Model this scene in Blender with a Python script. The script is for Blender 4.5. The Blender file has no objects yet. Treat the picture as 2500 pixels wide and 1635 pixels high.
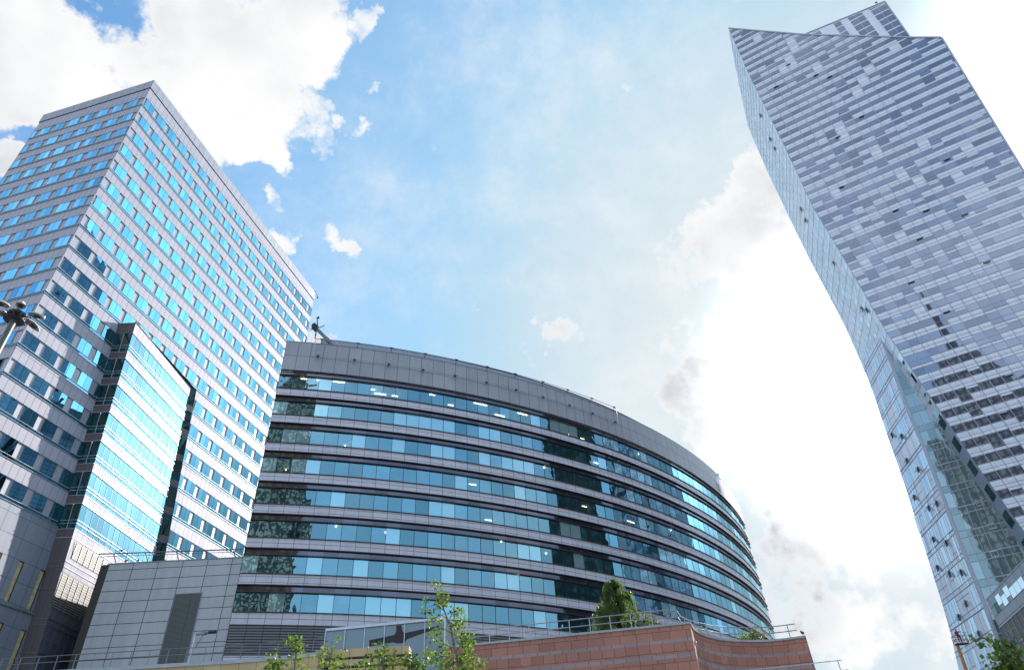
import bpy, math, random
from mathutils import Vector, Matrix
random.seed(7)
R = math.radians
sc = bpy.context.scene
COL = sc.collection

# ------------------------------------------------------------------ helpers
def link(o, parent=None):
    COL.objects.link(o)
    if parent: o.parent = parent
    return o
def tag(o, label=None, cat=None, group=None, kind=None):
    if label: o['label'] = label
    if cat: o['category'] = cat
    if group: o['group'] = group
    if kind: o['kind'] = kind
    return o
def empty(name, loc, label, cat, group=None, rz=0):
    o = bpy.data.objects.new(name, None); o.empty_display_size = .5
    o.location = loc; o.rotation_euler.z = rz
    link(o); return tag(o, label, cat, group)
class MB:
    """collects faces with uv and a per-face value, builds one mesh"""
    def __init__(s): s.v = []; s.f = []; s.uv = []; s.c = []; s.mi = []
    def face(s, pts, uvs=None, c=.5, mi=0):
        i = len(s.v); s.v += [tuple(p) for p in pts]; s.f.append(tuple(range(i, i+len(pts))))
        s.uv.append(uvs or [(0, 0)]*len(pts)); s.c.append(c); s.mi.append(mi)
    def box(s, a, b, c=.5, mi=0):
        x0, y0, z0 = a; x1, y1, z1 = b
        P = [(x0,y0,z0),(x1,y0,z0),(x1,y1,z0),(x0,y1,z0),(x0,y0,z1),(x1,y0,z1),(x1,y1,z1),(x0,y1,z1)]
        for q in ((0,3,2,1),(4,5,6,7),(0,1,5,4),(1,2,6,5),(2,3,7,6),(3,0,4,7)):
            s.face([P[k] for k in q], [(P[k][0]+P[k][1], P[k][2]) for k in q], c, mi)
    def obox(s, o, X, Y, Z, c=.5, mi=0):
        """box from corner o with edge vectors X, Y, Z"""
        o, X, Y, Z = Vector(o), Vector(X), Vector(Y), Vector(Z)
        P = [o, o+X, o+X+Y, o+Y, o+Z, o+X+Z, o+X+Y+Z, o+Y+Z]
        lx, ly, lz = X.length, Y.length, Z.length
        U = {(0,3,2,1):(ly,lx),(4,5,6,7):(lx,ly),(0,1,5,4):(lx,lz),(1,2,6,5):(ly,lz),(2,3,7,6):(lx,lz),(3,0,4,7):(ly,lz)}
        for q, (a, b) in U.items():
            s.face([P[k] for k in q], [(0,0),(a,0),(a,b),(0,b)], c, mi)
    def bar(s, a, b, w=.05, n=6, w2=None, c=.5, mi=0):
        a, b = Vector(a), Vector(b); d = (b-a)
        if d.length < 1e-6: return
        d.normalize(); u = d.orthogonal().normalized(); v = d.cross(u); w2 = w if w2 is None else w2
        A = [a+(u*math.cos(t)+v*math.sin(t))*w for t in [2*math.pi*k/n for k in range(n)]]
        B = [b+(u*math.cos(t)+v*math.sin(t))*w2 for t in [2*math.pi*k/n for k in range(n)]]
        for k in range(n):
            s.face([A[k], A[(k+1)%n], B[(k+1)%n], B[k]], None, c, mi)
        s.face(A[::-1], None, c, mi); s.face(B, None, c, mi)
    def build(s, name, mats, parent=None, smooth=False):
        me = bpy.data.meshes.new(name)
        me.from_pydata(s.v, [], s.f)
        uvl = me.uv_layers.new(name='UVMap')
        flat = [x for u in s.uv for p in u for x in p]
        uvl.data.foreach_set('uv', flat)
        at = me.attributes.new('val', 'FLOAT', 'FACE'); at.data.foreach_set('value', s.c)
        if not isinstance(mats, (list, tuple)): mats = [mats]
        for m in mats: me.materials.append(m)
        if len(mats) > 1: me.polygons.foreach_set('material_index', s.mi)
        if smooth: me.polygons.foreach_set('use_smooth', [True]*len(s.f))
        me.update()
        o = bpy.data.objects.new(name, me); link(o, parent); return o

def au(az): return Vector((math.cos(R(az)), math.sin(R(az)), 0))
Z = Vector((0, 0, 1))

# ------------------------------------------------------------------ node helpers
class NT:
    def __init__(s, tree): s.t = tree; s.n = tree.nodes; s.l = tree.links
    def node(s, t, **k):
        n = s.n.new(t)
        for a, b in k.items():
            if a.startswith('i_'): n.inputs[int(a[2:])].default_value = b
            else: setattr(n, a, b)
        return n
    def lk(s, a, b): s.l.new(a, b)
    def m(s, op, a, b=None, c=None, clamp=False):
        n = s.n.new('ShaderNodeMath'); n.operation = op; n.use_clamp = clamp
        for i, x in enumerate((a, b, c)):
            if x is None: continue
            if isinstance(x, (int, float)): n.inputs[i].default_value = x
            else: s.lk(x, n.inputs[i])
        return n.outputs[0]
    def mix(s, f, a, b):
        n = s.n.new('ShaderNodeMix'); n.data_type = 'RGBA'
        for k, x in ((0, f), (6, a), (7, b)):
            if isinstance(x, (int, float)): n.inputs[k].default_value = x
            elif isinstance(x, tuple): n.inputs[k].default_value = (*x, 1) if len(x) == 3 else x
            else: s.lk(x, n.inputs[k])
        return n.outputs[2]
    def ramp(s, f, stops):
        n = s.n.new('ShaderNodeValToRGB'); cr = n.color_ramp
        while len(cr.elements) < len(stops): cr.elements.new(.5)
        for e, (p, c) in zip(cr.elements, stops): e.position = p; e.color = (*c, 1)
        s.lk(f, n.inputs[0]); return n.outputs[0]
    def smooth(s, x, a, b, lo=0, hi=1):
        n = s.n.new('ShaderNodeMapRange'); n.interpolation_type = 'SMOOTHSTEP'
        s.lk(x, n.inputs[0])
        for i, v in ((1, a), (2, b), (3, lo), (4, hi)): n.inputs[i].default_value = v
        return n.outputs[0]
def mat(name):
    m = bpy.data.materials.new(name); m.use_nodes = True
    t = NT(m.node_tree); t.n.clear()
    out = t.node('ShaderNodeOutputMaterial'); return m, t, out
def principled(t, out, col, rough=.5, metal=0, spec=.5, bump=None, normal=None):
    p = t.node('ShaderNodeBsdfPrincipled')
    for k, x in (('Base Color', col), ('Roughness', rough), ('Metallic', metal), ('Specular IOR Level', spec)):
        if isinstance(x, (int, float)): p.inputs[k].default_value = x
        elif isinstance(x, tuple): p.inputs[k].default_value = (*x, 1)
        else: t.lk(x, p.inputs[k])
    if normal is not None: t.lk(normal, p.inputs['Normal'])
    t.lk(p.outputs[0], out.inputs[0]); return p
def plain(name, col, rough=.5, metal=0, noise=.08, scale=3):
    m, t, out = mat(name)
    tc = t.node('ShaderNodeTexCoord'); n = t.node('ShaderNodeTexNoise'); n.inputs['Scale'].default_value = scale; n.inputs['Detail'].default_value = 5
    t.lk(tc.outputs['Object'], n.inputs['Vector'])
    f = t.smooth(n.outputs[0], .3, .7)
    a = tuple(c*(1-noise) for c in col); b = tuple(min(1, c*(1+noise)) for c in col)
    principled(t, out, t.mix(f, a, b), rough, metal); return m
def uv_sep(t):
    u = t.node('ShaderNodeUVMap'); u.uv_map = 'UVMap'; s = t.node('ShaderNodeSeparateXYZ'); t.lk(u.outputs[0], s.inputs[0])
    return u.outputs[0], s.outputs[0], s.outputs[1]
def wn(t, a, b=0):
    c = t.node('ShaderNodeCombineXYZ'); t.lk(a, c.inputs[0])
    if isinstance(b, (int, float)): c.inputs[1].default_value = b
    else: t.lk(b, c.inputs[1])
    w = t.node('ShaderNodeTexWhiteNoise'); w.noise_dimensions = '2D'; t.lk(c.outputs[0], w.inputs[0]); return w.outputs[0]
def panel(name, col, ju, jv, jcol, jw=.05, rough=.45, metal=.0, vary=.08, off=(0, 0), streak=.09, spec=.5, grain=.04):
    """cladding panels: joints every ju x jv metres in uv space, tone varies from panel to panel, faint dirt streaks"""
    m, t, out = mat(name); uv, u, v = uv_sep(t)
    u = t.m('ADD', u, off[0]); v = t.m('ADD', v, off[1])
    su = t.m('DIVIDE', u, ju); sv = t.m('DIVIDE', v, jv)
    fu = t.m('FRACT', su); fv = t.m('FRACT', sv)
    eu = t.m('LESS_THAN', fu, jw/ju); ev = t.m('LESS_THAN', fv, jw/jv)
    j = t.m('MAXIMUM', eu, ev)
    r = wn(t, t.m('FLOOR', su), t.m('FLOOR', sv))
    nz = t.node('ShaderNodeTexNoise'); nz.inputs['Scale'].default_value = .6; nz.inputs['Detail'].default_value = 6
    mp = t.node('ShaderNodeMapping'); mp.inputs['Scale'].default_value = (2.5, .25, 1); t.lk(uv, mp.inputs[0]); t.lk(mp.outputs[0], nz.inputs['Vector'])
    g = t.node('ShaderNodeTexNoise'); g.inputs['Scale'].default_value = 9; g.inputs['Detail'].default_value = 3; t.lk(uv, g.inputs['Vector'])
    k = t.m('ADD', t.m('MULTIPLY', t.m('SUBTRACT', r, .5), vary*2), t.m('MULTIPLY', t.m('SUBTRACT', nz.outputs[0], .5), streak*4))
    k = t.m('ADD', k, t.m('MULTIPLY', t.m('SUBTRACT', g.outputs[0], .5), grain*4))
    k = t.m('ADD', k, 1.0)
    vm = t.node('ShaderNodeVectorMath'); vm.operation = 'SCALE'; vm.inputs[0].default_value = col; t.lk(k, vm.inputs['Scale'])
    c = t.mix(j, vm.outputs[0], jcol)
    rr = t.m('ADD', t.m('MULTIPLY', j, .4), t.m('ADD', rough, t.m('MULTIPLY', r, .08)), clamp=True)
    principled(t, out, c, rr, metal, spec); return m
def glass(name, tint, dark, refl=.75, rough=.02, wave=.02, wscale=.35, vary=.15, clear=0.0, blind=None):
    """coated facade glass: tinted mirror over a dark body, each pane slightly tilted and toned"""
    m, t, out = mat(name); uv, u, v = uv_sep(t)
    a = t.node('ShaderNodeAttribute'); a.attribute_name = 'val'; val = a.outputs['Fac']
    tc = t.node('ShaderNodeTexCoord')
    nz = t.node('ShaderNodeTexNoise'); nz.inputs['Scale'].default_value = wscale; nz.inputs['Detail'].default_value = 2
    t.lk(tc.outputs['Object'], nz.inputs['Vector'])
    bp = t.node('ShaderNodeBump'); bp.inputs['Strength'].default_value = 1; bp.inputs['Distance'].default_value = wave; t.lk(nz.outputs[0], bp.inputs['Height'])
    gl = t.node('ShaderNodeBsdfGlossy'); gl.inputs['Roughness'].default_value = rough; t.lk(bp.outputs[0], gl.inputs['Normal'])
    k = t.m('ADD', 1-vary/2, t.m('MULTIPLY', val, vary))
    vm = t.node('ShaderNodeVectorMath'); vm.operation = 'SCALE'; vm.inputs[0].default_value = tint; t.lk(k, vm.inputs['Scale'])
    t.lk(vm.outputs[0], gl.inputs['Color'])
    body = t.node('ShaderNodeBsdfDiffuse'); body.inputs['Color'].default_value = (*dark, 1)
    if blind:
        isb = t.m('GREATER_THAN', val, blind[0]); cc = t.mix(isb, dark, blind[1]); t.lk(cc, body.inputs['Color'])
    low = body.outputs[0]
    if clear > 0:
        tr = t.node('ShaderNodeBsdfTransparent'); tr.inputs['Color'].default_value = (.55, .8, .85, 1)
        ms = t.node('ShaderNodeMixShader'); (t.lk(t.m('MULTIPLY', t.m('SUBTRACT', 1, isb), clear), ms.inputs[0]) if blind else setattr(ms.inputs[0], 'default_value', clear)); t.lk(low, ms.inputs[1]); t.lk(tr.outputs[0], ms.inputs[2]); low = ms.outputs[0]
    fr = t.node('ShaderNodeFresnel'); fr.inputs['IOR'].default_value = 1.5
    f = t.m('ADD', refl, t.m('MULTIPLY', fr.outputs[0], 1-refl), clamp=True)
    ms = t.node('ShaderNodeMixShader'); t.lk(f, ms.inputs[0]); t.lk(low, ms.inputs[1]); t.lk(gl.outputs[0], ms.inputs[2])
    t.lk(ms.outputs[0], out.inputs[0]); return m
def louvre(name, col, dark, pitch=.22, rough=.5):
    m, t, out = mat(name); uv, u, v = uv_sep(t)
    f = t.m('FRACT', t.m('DIVIDE', v, pitch)); s = t.m('LESS_THAN', f, .42)
    j = t.m('LESS_THAN', t.m('FRACT', t.m('DIVIDE', u, 1.68)), .03)
    c = t.mix(t.m('MAXIMUM', s, j), col, dark)
    principled(t, out, c, rough, .2); return m
def emis(name, col, st):
    m, t, out = mat(name); e = t.node('ShaderNodeEmission'); e.inputs[0].default_value = (*col, 1); e.inputs[1].default_value = st
    t.lk(e.outputs[0], out.inputs[0]); return m
def stone(name, col, col2, w, h, mortar, off=.5, band=None, squash=1.0):
    m, t, out = mat(name); uv, u, v = uv_sep(t)
    b = t.node('ShaderNodeTexBrick'); b.offset = off; b.squash = squash; b.squash_frequency = 2
    b.inputs['Color1'].default_value = (*col, 1); b.inputs['Color2'].default_value = (*col2, 1); b.inputs['Mortar'].default_value = (*mortar, 1)
    for k, x in (('Scale', 1), ('Mortar Size', .015), ('Bias', -.1), ('Brick Width', w), ('Row Height', h)): b.inputs[k].default_value = x
    t.lk(uv, b.inputs[0])
    nz = t.node('ShaderNodeTexNoise'); nz.inputs['Scale'].default_value = 14; nz.inputs['Detail'].default_value = 6; t.lk(uv, nz.inputs['Vector'])
    n2 = t.node('ShaderNodeTexNoise'); n2.inputs['Scale'].default_value = .5; n2.inputs['Detail'].default_value = 4; t.lk(uv, n2.inputs['Vector'])
    k = t.m('ADD', t.m('MULTIPLY', nz.outputs[0], .5), t.m('ADD', t.m('MULTIPLY', n2.outputs[0], .5), .5))
    vm = t.node('ShaderNodeVectorMath'); vm.operation = 'SCALE'; t.lk(b.outputs[0], vm.inputs[0]); t.lk(k, vm.inputs['Scale'])
    bp = t.node('ShaderNodeBump'); bp.inputs['Strength'].default_value = .4; bp.inputs['Distance'].default_value = .02; t.lk(nz.outputs[0], bp.inputs['Height'])
    principled(t, out, vm.outputs[0], .8, normal=bp.outputs[0]); return m
def foliage(name, c1, c2, c3):
    m, t, out = mat(name)
    a = t.node('ShaderNodeAttribute'); a.attribute_name = 'val'
    c = t.ramp(a.outputs['Fac'], [(0, c1), (.5, c2), (1, c3)])
    d = t.node('ShaderNodeBsdfPrincipled'); t.lk(c, d.inputs['Base Color']); d.inputs['Roughness'].default_value = .45
    tr = t.node('ShaderNodeBsdfTranslucent'); mx = t.mix(.5, c, (.35, .55, .05)); t.lk(mx, tr.inputs[0])
    ms = t.node('ShaderNodeMixShader'); ms.inputs[0].default_value = .45; t.lk(d.outputs[0], ms.inputs[1]); t.lk(tr.outputs[0], ms.inputs[2])
    t.lk(ms.outputs[0], out.inputs[0]); return m

M = {}
M['tower_panel'] = panel('tower_panel', (.47, .45, .53), .9, 50, (.20, .18, .23), .05, .55, .08, .05, streak=.03)
M['tower_pier'] = panel('tower_pier', (.44, .43, .48), 50, 50, (.2, .2, .22), .02, .4, .3, .03, streak=.05)
M['tower_cornice'] = panel('tower_cornice', (.40, .38, .42), 1.35, 50, (.15, .14, .16), .05, .4, .4, .04)
M['tower_glass'] = glass('tower_glass', (.115, .31, .44), (.006, .035, .04), .9, .015, .006, .3, .35)
M['tower_glass_left'] = glass('tower_glass_left', (.20, .58, .90), (.01, .06, .08), .82, .015, .008, .3, .6)  # same glass tinted brighter, this face's stronger reflection put into the colour
M['wing_glass'] = glass('wing_glass', (.27, .60, .78), (.02, .1, .12), .88, .01, .02, .25, .15)
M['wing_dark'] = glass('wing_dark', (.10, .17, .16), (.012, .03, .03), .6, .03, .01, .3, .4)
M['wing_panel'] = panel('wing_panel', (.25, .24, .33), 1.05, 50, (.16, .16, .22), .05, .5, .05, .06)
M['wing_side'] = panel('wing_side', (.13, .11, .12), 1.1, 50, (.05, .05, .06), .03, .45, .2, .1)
M['white_metal'] = plain('white_metal', (.62, .64, .68), .35, .3)
M['teal_metal'] = plain('teal_metal', (.25, .36, .40), .3, .6)
M['dark_metal'] = plain('dark_metal', (.035, .033, .04), .4, .3)
M['ledge_metal'] = plain('ledge_metal', (.07, .055, .06), .35, .5)
M['grey_metal'] = plain('grey_metal', (.22, .23, .26), .4, .6)
M['steel'] = plain('steel', (.45, .47, .52), .3, .8)
M['parapet'] = panel('parapet', (.42, .41, .45), 1.682, 2.45, (.08, .08, .09), .05, .5, .2, .07, off=(0, -1.75))
M['spandrel'] = panel('spandrel', (.68, .65, .73), 1.682, .62, (.10, .10, .12), .045, .45, .12, .05)
M['screen'] = panel('screen', (.36, .38, .45), 3.4, 50, (.2, .2, .24), .04, .4, .4, .03)
M['fascia'] = glass('fascia', (.30, .28, .34), (.05, .045, .06), .5, .04, .01, .3, .5)
M['office_glass'] = glass('office_glass', (.40, .74, .90), (.03, .13, .17), .52, .015, .016, .5, .5, clear=.8, blind=(.80, (.42, .58, .60)))
M['louvre'] = louvre('louvre', (.20, .20, .22), (.02, .02, .02), .27)
M['louvre_fine'] = louvre('louvre_fine', (.12, .13, .13), (.03, .035, .035), .12)
M['louvre_wing'] = louvre('louvre_wing', (.22, .21, .19), (.03, .03, .03), .25)
M['link_panel'] = panel('link_panel', (.46, .46, .49), 2.65, 1.13, (.05, .05, .055), .06, .5, .3, .06, off=(-.87+2.65, -.62))
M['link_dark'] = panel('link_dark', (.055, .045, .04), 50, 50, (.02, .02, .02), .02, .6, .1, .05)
M['wing_low'] = panel('wing_low', (.11, .115, .16), 1.05, 3.9, (.2, .21, .26), .05, .5, .1, .08)  # dark navy cladding, with the shade beside the link block in its colour
M['low_panel'] = panel('low_panel', (.28, .30, .36), 2.75, 2.0, (.1, .1, .13), .04, .5, .3, .06, off=(1.2, 0))
M['slot_yellow'] = plain('slot_yellow', (.62, .47, .24), .6, 0, .2)
M['ceiling'] = plain('ceiling', (.55, .56, .55), .8)
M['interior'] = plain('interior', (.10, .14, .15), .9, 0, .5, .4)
M['blind'] = plain('blind', (.62, .70, .68), .8, 0, .1)
M['lamp_on'] = emis('lamp_on', (1, .82, .55), 5)
M['lamp_warm'] = emis('lamp_warm', (1, .8, .45), 6)
M['red_stone'] = stone('red_stone', (.50, .225, .165), (.38, .165, .125), 1.05, .62, (.13, .06, .05), .37, squash=.72)
M['red_band'] = stone('red_band', (.42, .31, .31), (.33, .24, .25), .8, .4, (.1, .08, .08), .3)
M['yellow_stone'] = stone('yellow_stone', (.62, .46, .26), (.52, .36, .17), 1.1, .62, (.2, .14, .08), 0)
M['coping'] = plain('coping', (.42, .43, .47), .5, .2)
M['pavilion_glass'] = panel('pavilion_glass', (.25, .33, .39), 50, 50, (.1, .1, .1), .02, .35, .2, .0, streak=.04, grain=.05)
M['mark'] = plain('mark', (.035, .028, .03), .6)
M['bark'] = plain('bark', (.20, .17, .14), .9, 0, .3, 12)
M['dark_bark'] = plain('dark_bark', (.05, .035, .03), .9, 0, .3, 12)
M['leaf'] = foliage('leaf', (.012, .03, .008), (.075, .15, .025), (.32, .38, .09))
M['willow_leaf'] = foliage('willow_leaf', (.015, .03, .012), (.04, .07, .022), (.09, .14, .04))
M['shrub_leaf'] = foliage('shrub_leaf', (.03, .03, .02), (.08, .07, .035), (.14, .11, .07))
M['asphalt'] = plain('asphalt', (.10, .10, .10), .9, 0, .2, 2)
M['paving'] = panel('paving', (.36, .35, .34), .6, .6, (.1, .1, .1), .01, .8)
M['palace_stone'] = panel('palace_stone', (.16, .155, .135), 3.1, 3.6, (.018, .02, .018), 1.2, .8, 0, .25, streak=.2)
M['tower2_stone'] = panel('tower2_stone', (.09, .11, .10), 3.2, 3.3, (.02, .035, .035), 1.7, .6, 0, .4, streak=.15)
M['orange'] = plain('orange', (.60, .22, .05), .5)
M['red_cloth'] = plain('red_cloth', (.25, .03, .03), .8)
M['skin'] = plain('skin', (.45, .28, .2), .6)
M['lamp_grey'] = plain('lamp_grey', (.24, .23, .20), .5)
M['lamp_white'] = plain('lamp_white', (.62, .62, .62), .4)
M['pole_green'] = plain('pole_green', (.16, .17, .14), .45, .4)
M['pigeon'] = plain('pigeon', (.06, .06, .07), .8)
M['pale_pane'] = glass('pale_pane', (1, 1, 1), (.7, .74, .78), .6, .1, .002)  # pale body puts the bright sky reflection into the pane colour
# residential tower
M['sky_panel'] = panel('sky_panel', (.76, .78, .87), 2.2, .98, (.48, .46, .55), .05, .3, .25, .03, streak=.02)
M['sky_glass'] = glass('sky_glass', (.38, .44, .56), (.11, .13, .19), .45, .02, .006, .2, .4)
M['sky_side'] = panel('sky_side', (.80, .75, .80), 2.4, 2.95, (.30, .33, .42), .12, .3, .2, .10)
M['sky_side_glass'] = glass('sky_side_glass', (.86, .93, 1.0), (.62, .66, .70), .45, .02, .003, .2, .3)
M['low_glass'] = glass('low_glass', (.50, .62, .68), (.16, .24, .27), .38, .02, .01, .3, .6)
M['frame_pale'] = plain('frame_pale', (.42, .42, .50), .35, .4)

# ------------------------------------------------------------------ camera
cam = bpy.data.cameras.new('camera'); co = bpy.data.objects.new('camera', cam); link(co)
cam.sensor_width = 36; cam.lens = 1655.7/2500*36; cam.clip_end = 5000; cam.clip_start = .1
p, r = .6794, -.0647
F = Vector((0, math.cos(p), math.sin(p))); X0 = Vector((1, 0, 0)); U0 = X0.cross(F)
RX = math.cos(r)*X0+math.sin(r)*U0; UY = -math.sin(r)*X0+math.cos(r)*U0
co.matrix_world = Matrix(((RX.x, UY.x, -F.x, 0), (RX.y, UY.y, -F.y, 0), (RX.z, UY.z, -F.z, 1.6), (0, 0, 0, 1)))
sc.camera = co
CAM = Vector((0, 0, 1.6))
def project(P):
    d = Vector(P)-CAM; z = d.dot(F)
    if z <= 0: return None
    return 1250+1655.7*d.dot(RX)/z, 817.5-1655.7*d.dot(UY)/z
def screen_area(pts):
    q = [project(P) for P in pts]
    if any(a is None for a in q): return 0
    cx = sum(a[0] for a in q)/len(q); cy = sum(a[1] for a in q)/len(q)
    if not (-10 < cx < 2510 and -10 < cy < 1645): return 0
    return abs(sum(q[i][0]*q[(i+1)%len(q)][1]-q[(i+1)%len(q)][0]*q[i][1] for i in range(len(q))))/2
def split_parts(items, name, mats, parent, limit=100, subs=None):
    """items: (area, builder(mb)); the largest in view become parts of their own, the rest one stuff part"""
    items = sorted([i for i in items if i[0] > 0], key=lambda i: -i[0])
    for a, fn in items[:limit]:
        mb = MB(); fn(mb); mb.build(name, mats, parent)
    if items[limit:]:
        mb = MB()
        for a, fn in items[limit:]: fn(mb)
        tag(mb.build(name, mats, parent), kind='stuff')

# ------------------------------------------------------------------ ground
g = MB(); g.face([(-900,-900,0),(900,-900,0),(900,900,0),(-900,900,0)], [(-900,-900),(900,-900),(900,900),(-900,900)])
tag(g.build('ground', M['asphalt']), kind='structure')
g = MB(); g.face([(-40,-6,.004),(40,-6,.004),(40,43,.004),(-40,43,.004)], [(-40,-6),(40,-6),(40,43),(-40,43)])
tag(g.build('pavement', M['paving']), kind='structure')

# ------------------------------------------------------------------ office tower (left)
AZ = 76.77; FH = 3.9; Z0 = 97.63
C0 = Vector((-54.46, 56.54, 0)); d1 = au(AZ); n1 = au(AZ-90); d2 = au(AZ+90); n2 = au(AZ+180)
LR, LL = 52.65, 20.86
tower = empty('office_tower', C0, 'tall pale lilac office tower at left with staggered blue window pairs', 'building')
tower.location = (0, 0, 0)
OFF_R = [.45, .95, 1.3]; OFF_L = [1.2, .85, .5]
wall = MB(); pier = MB(); ribbons = MB()
wins = []
sE = lambda z: 27.3+.118*(62-z)
def facade(org, d, n, length, offs, rows, gap=False, gm=0):
    def P(s, z, o=0): return org+d*s+Z*z+n*o
    def wseg(a0, b0, a1, b1, z0, z1):
        wall.face([P(a0,z0), P(b0,z0), P(b1,z1), P(a1,z1)], [(a0,z0),(b0,z0),(b1,z1),(a1,z1)])
    for i in range(rows):
        zl = Z0-FH*i; zt = zl+1.86; zn = zl+FH-.30 if i else 101.95
        cut = gap and zn < 62.7
        if cut:
            wseg(0, 14, 0, 14, zt, zn-.10); wseg(sE(zt), length, sE(zn-.1), length, zt, zn-.10)
            if zn > 62: wseg(10, 30, 10, 30, 61.95, zn-.1)
        else: wseg(0, length, 0, length, zt, zn-.10)
        segs = [(0, 14), (sE(zl+1), length)] if cut else [(0, length)]
        for g0, g1 in segs:
            wall.face([P(g0,zt,-.16), P(g1,zt,-.16), P(g1,zt), P(g0,zt)], [(.1,.1)]*4)
            ribbons.face([P(g0,zl-.34,-.05), P(g1,zl-.34,-.05), P(g1,zl+.0,-.05), P(g0,zl+.0,-.05)], [(g0,zl),(g1,zl),(g1,zl+.3),(g0,zl+.3)], .4)
            s = offs[i % 3]; prev = g0
            while True:
                a, b = max(s, g0), min(s+1.8, g1)
                if s+1.8 <= g0+.1: s += 2.7; continue
                a = min(a, g1)
                if a > prev+.02:
                    pier.face([P(prev,zl+.0,-.13), P(a,zl+.0,-.13), P(a,zt,-.13), P(prev,zt,-.13)], [(prev,zl),(a,zl),(a,zt),(prev,zt)])
                    for e in (prev, a):
                        pier.face([P(e,zl+.0,-.02), P(e,zl+.0,-.14), P(e,zt,-.14), P(e,zt,-.02)], [(.1,.1)]*4)
                if a >= g1-.05: break
                q = [P(a,zl,-.03), P(b,zl,-.03), P(b,zt,-.03), P(a,zt,-.03)]
                ar = screen_area(q)
                def mk(mb, a=a, b=b, zl=zl, zt=zt, s=s):
                    mid = s+.9
                    for x0, x1 in ((a+.01, min(b, mid)-.02), (max(a, mid)+.02, b-.01)):
                        if x1 <= x0: continue
                        t = random.uniform(-.006, .006); c = random.random()
                        mb.face([P(x0,zl+.03,-.03), P(x1,zl+.03,-.03+t), P(x1,zt-.01,-.03+t), P(x0,zt-.01,-.03)], [(x0,zl),(x1,zl),(x1,zt),(x0,zt)], c, gm)
                    mb.face([P(a,zl,-.05), P(b,zl,-.05), P(b,zt,-.05), P(a,zt,-.05)], None, .5, 1)
                if ar > 0: wins.append((ar, mk))
                prev = b; s += 2.7
                if prev >= g1-.05: break
skipR = lambda s, z: 11.5+.1*(62-z) < s < 26.2+.1*(62-z) and z < 59.5
ROWS = 17
facade(C0, d1, n1, LR, OFF_R, ROWS, True)
facade(C0, d2, n2, LL, OFF_L, ROWS, False, 2)
wall.build('wall', M['tower_panel'], tower); pier.build('pier', M['tower_pier'], tower); ribbons.build('glass_ribbon', M['tower_glass'], tower)
split_parts(wins, 'window', [M['tower_glass'], M['dark_metal'], M['tower_glass_left']], tower)
# ledges, one per face and storey
def one(name, m_, *a_):
    q_ = MB(); q_.obox(*a_); return q_.build(name, m_, tower)
for i in range(ROWS):
    zl = Z0-FH*i
    gs = [(-.1, 13), (sE(zl), LR)] if zl < 61 else [(-.1, LR)]
    for g0, g1 in gs:
        one('ledge', M['teal_metal'], C0+Z*(zl-.42)+d1*g0+n1*-.02, d1*(g1-g0), n1*.08, Z*.10)
        one('rail', M['white_metal'], C0+Z*(zl-.02)+d1*g0, d1*(g1-g0), n1*.03, Z*.05)
    one('ledge', M['teal_metal'], C0+Z*(zl-.42)+n1*.10, d2*LL, n2*.10, Z*.12)
    one('rail', M['white_metal'], C0+Z*(zl-.02), d2*LL, n2*.03, Z*.05)
# cornice
cb = MB()
def cor(z0, z1, o, mi=0):
    A = C0-d1*o+n1*o; 
    for (org, d, L, n) in ((A, d1, LR+2*o, n1), (A, d2, LL+2*o, n2)):
        cb.face([org+Z*z0, org+d*L+Z*z0, org+d*L+Z*z1, org+Z*z1], [(0,z0),(L,z0),(L,z1),(0,z1)], .5, mi)
        cb.face([org+Z*z0, org+d*L+Z*z0, org+d*L+Z*z0-n*(o+.1), org+Z*z0-n*(o+.1)], [(0,.1)]*4, .5, mi)
cor(101.85, 101.98, .02, 1); cor(101.98, 104.1, .10)
cb.face([C0+Z*104.1-d1*.1+n1*.1, C0+d1*(LR+.1)+Z*104.1+n1*.1, C0+d1*(LR+.1)+d2*(LL+.1)+Z*104.1, C0+d2*(LL+.1)-d1*.1+Z*104.1])
E2 = C0+d1*LR; E3 = E2+d2*LL; E4 = C0+d2*LL
cb.face([E2, E3, E3+Z*104.1, E2+Z*104.1], [(0,0),(LL,0),(LL,104),(0,104)]); cb.face([E3, E4, E4+Z*104.1, E3+Z*104.1], [(0,0),(LR,0),(LR,104),(0,104)])
cb.build('cornice', [M['tower_cornice'], M['dark_metal']], tower)
# rooftop camera bracket at the far corner
kb = MB(); q = C0+d1*LR+Z*104.1; kb.bar(q-d1*.4+Z*.25, q+d1*1.3+Z*.25, .05); kb.bar(q+d1*1.3+Z*.25, q+d1*1.3-Z*.2, .05); kb.bar(q+d1*1.3-Z*.1, q+d1*1.3-Z*.55, .14); kb.bar(q-d1*.4-Z*.05,q-d1*.4+Z*.25,.05)
kb.build('roof_camera', M['dark_metal'], tower)
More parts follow.
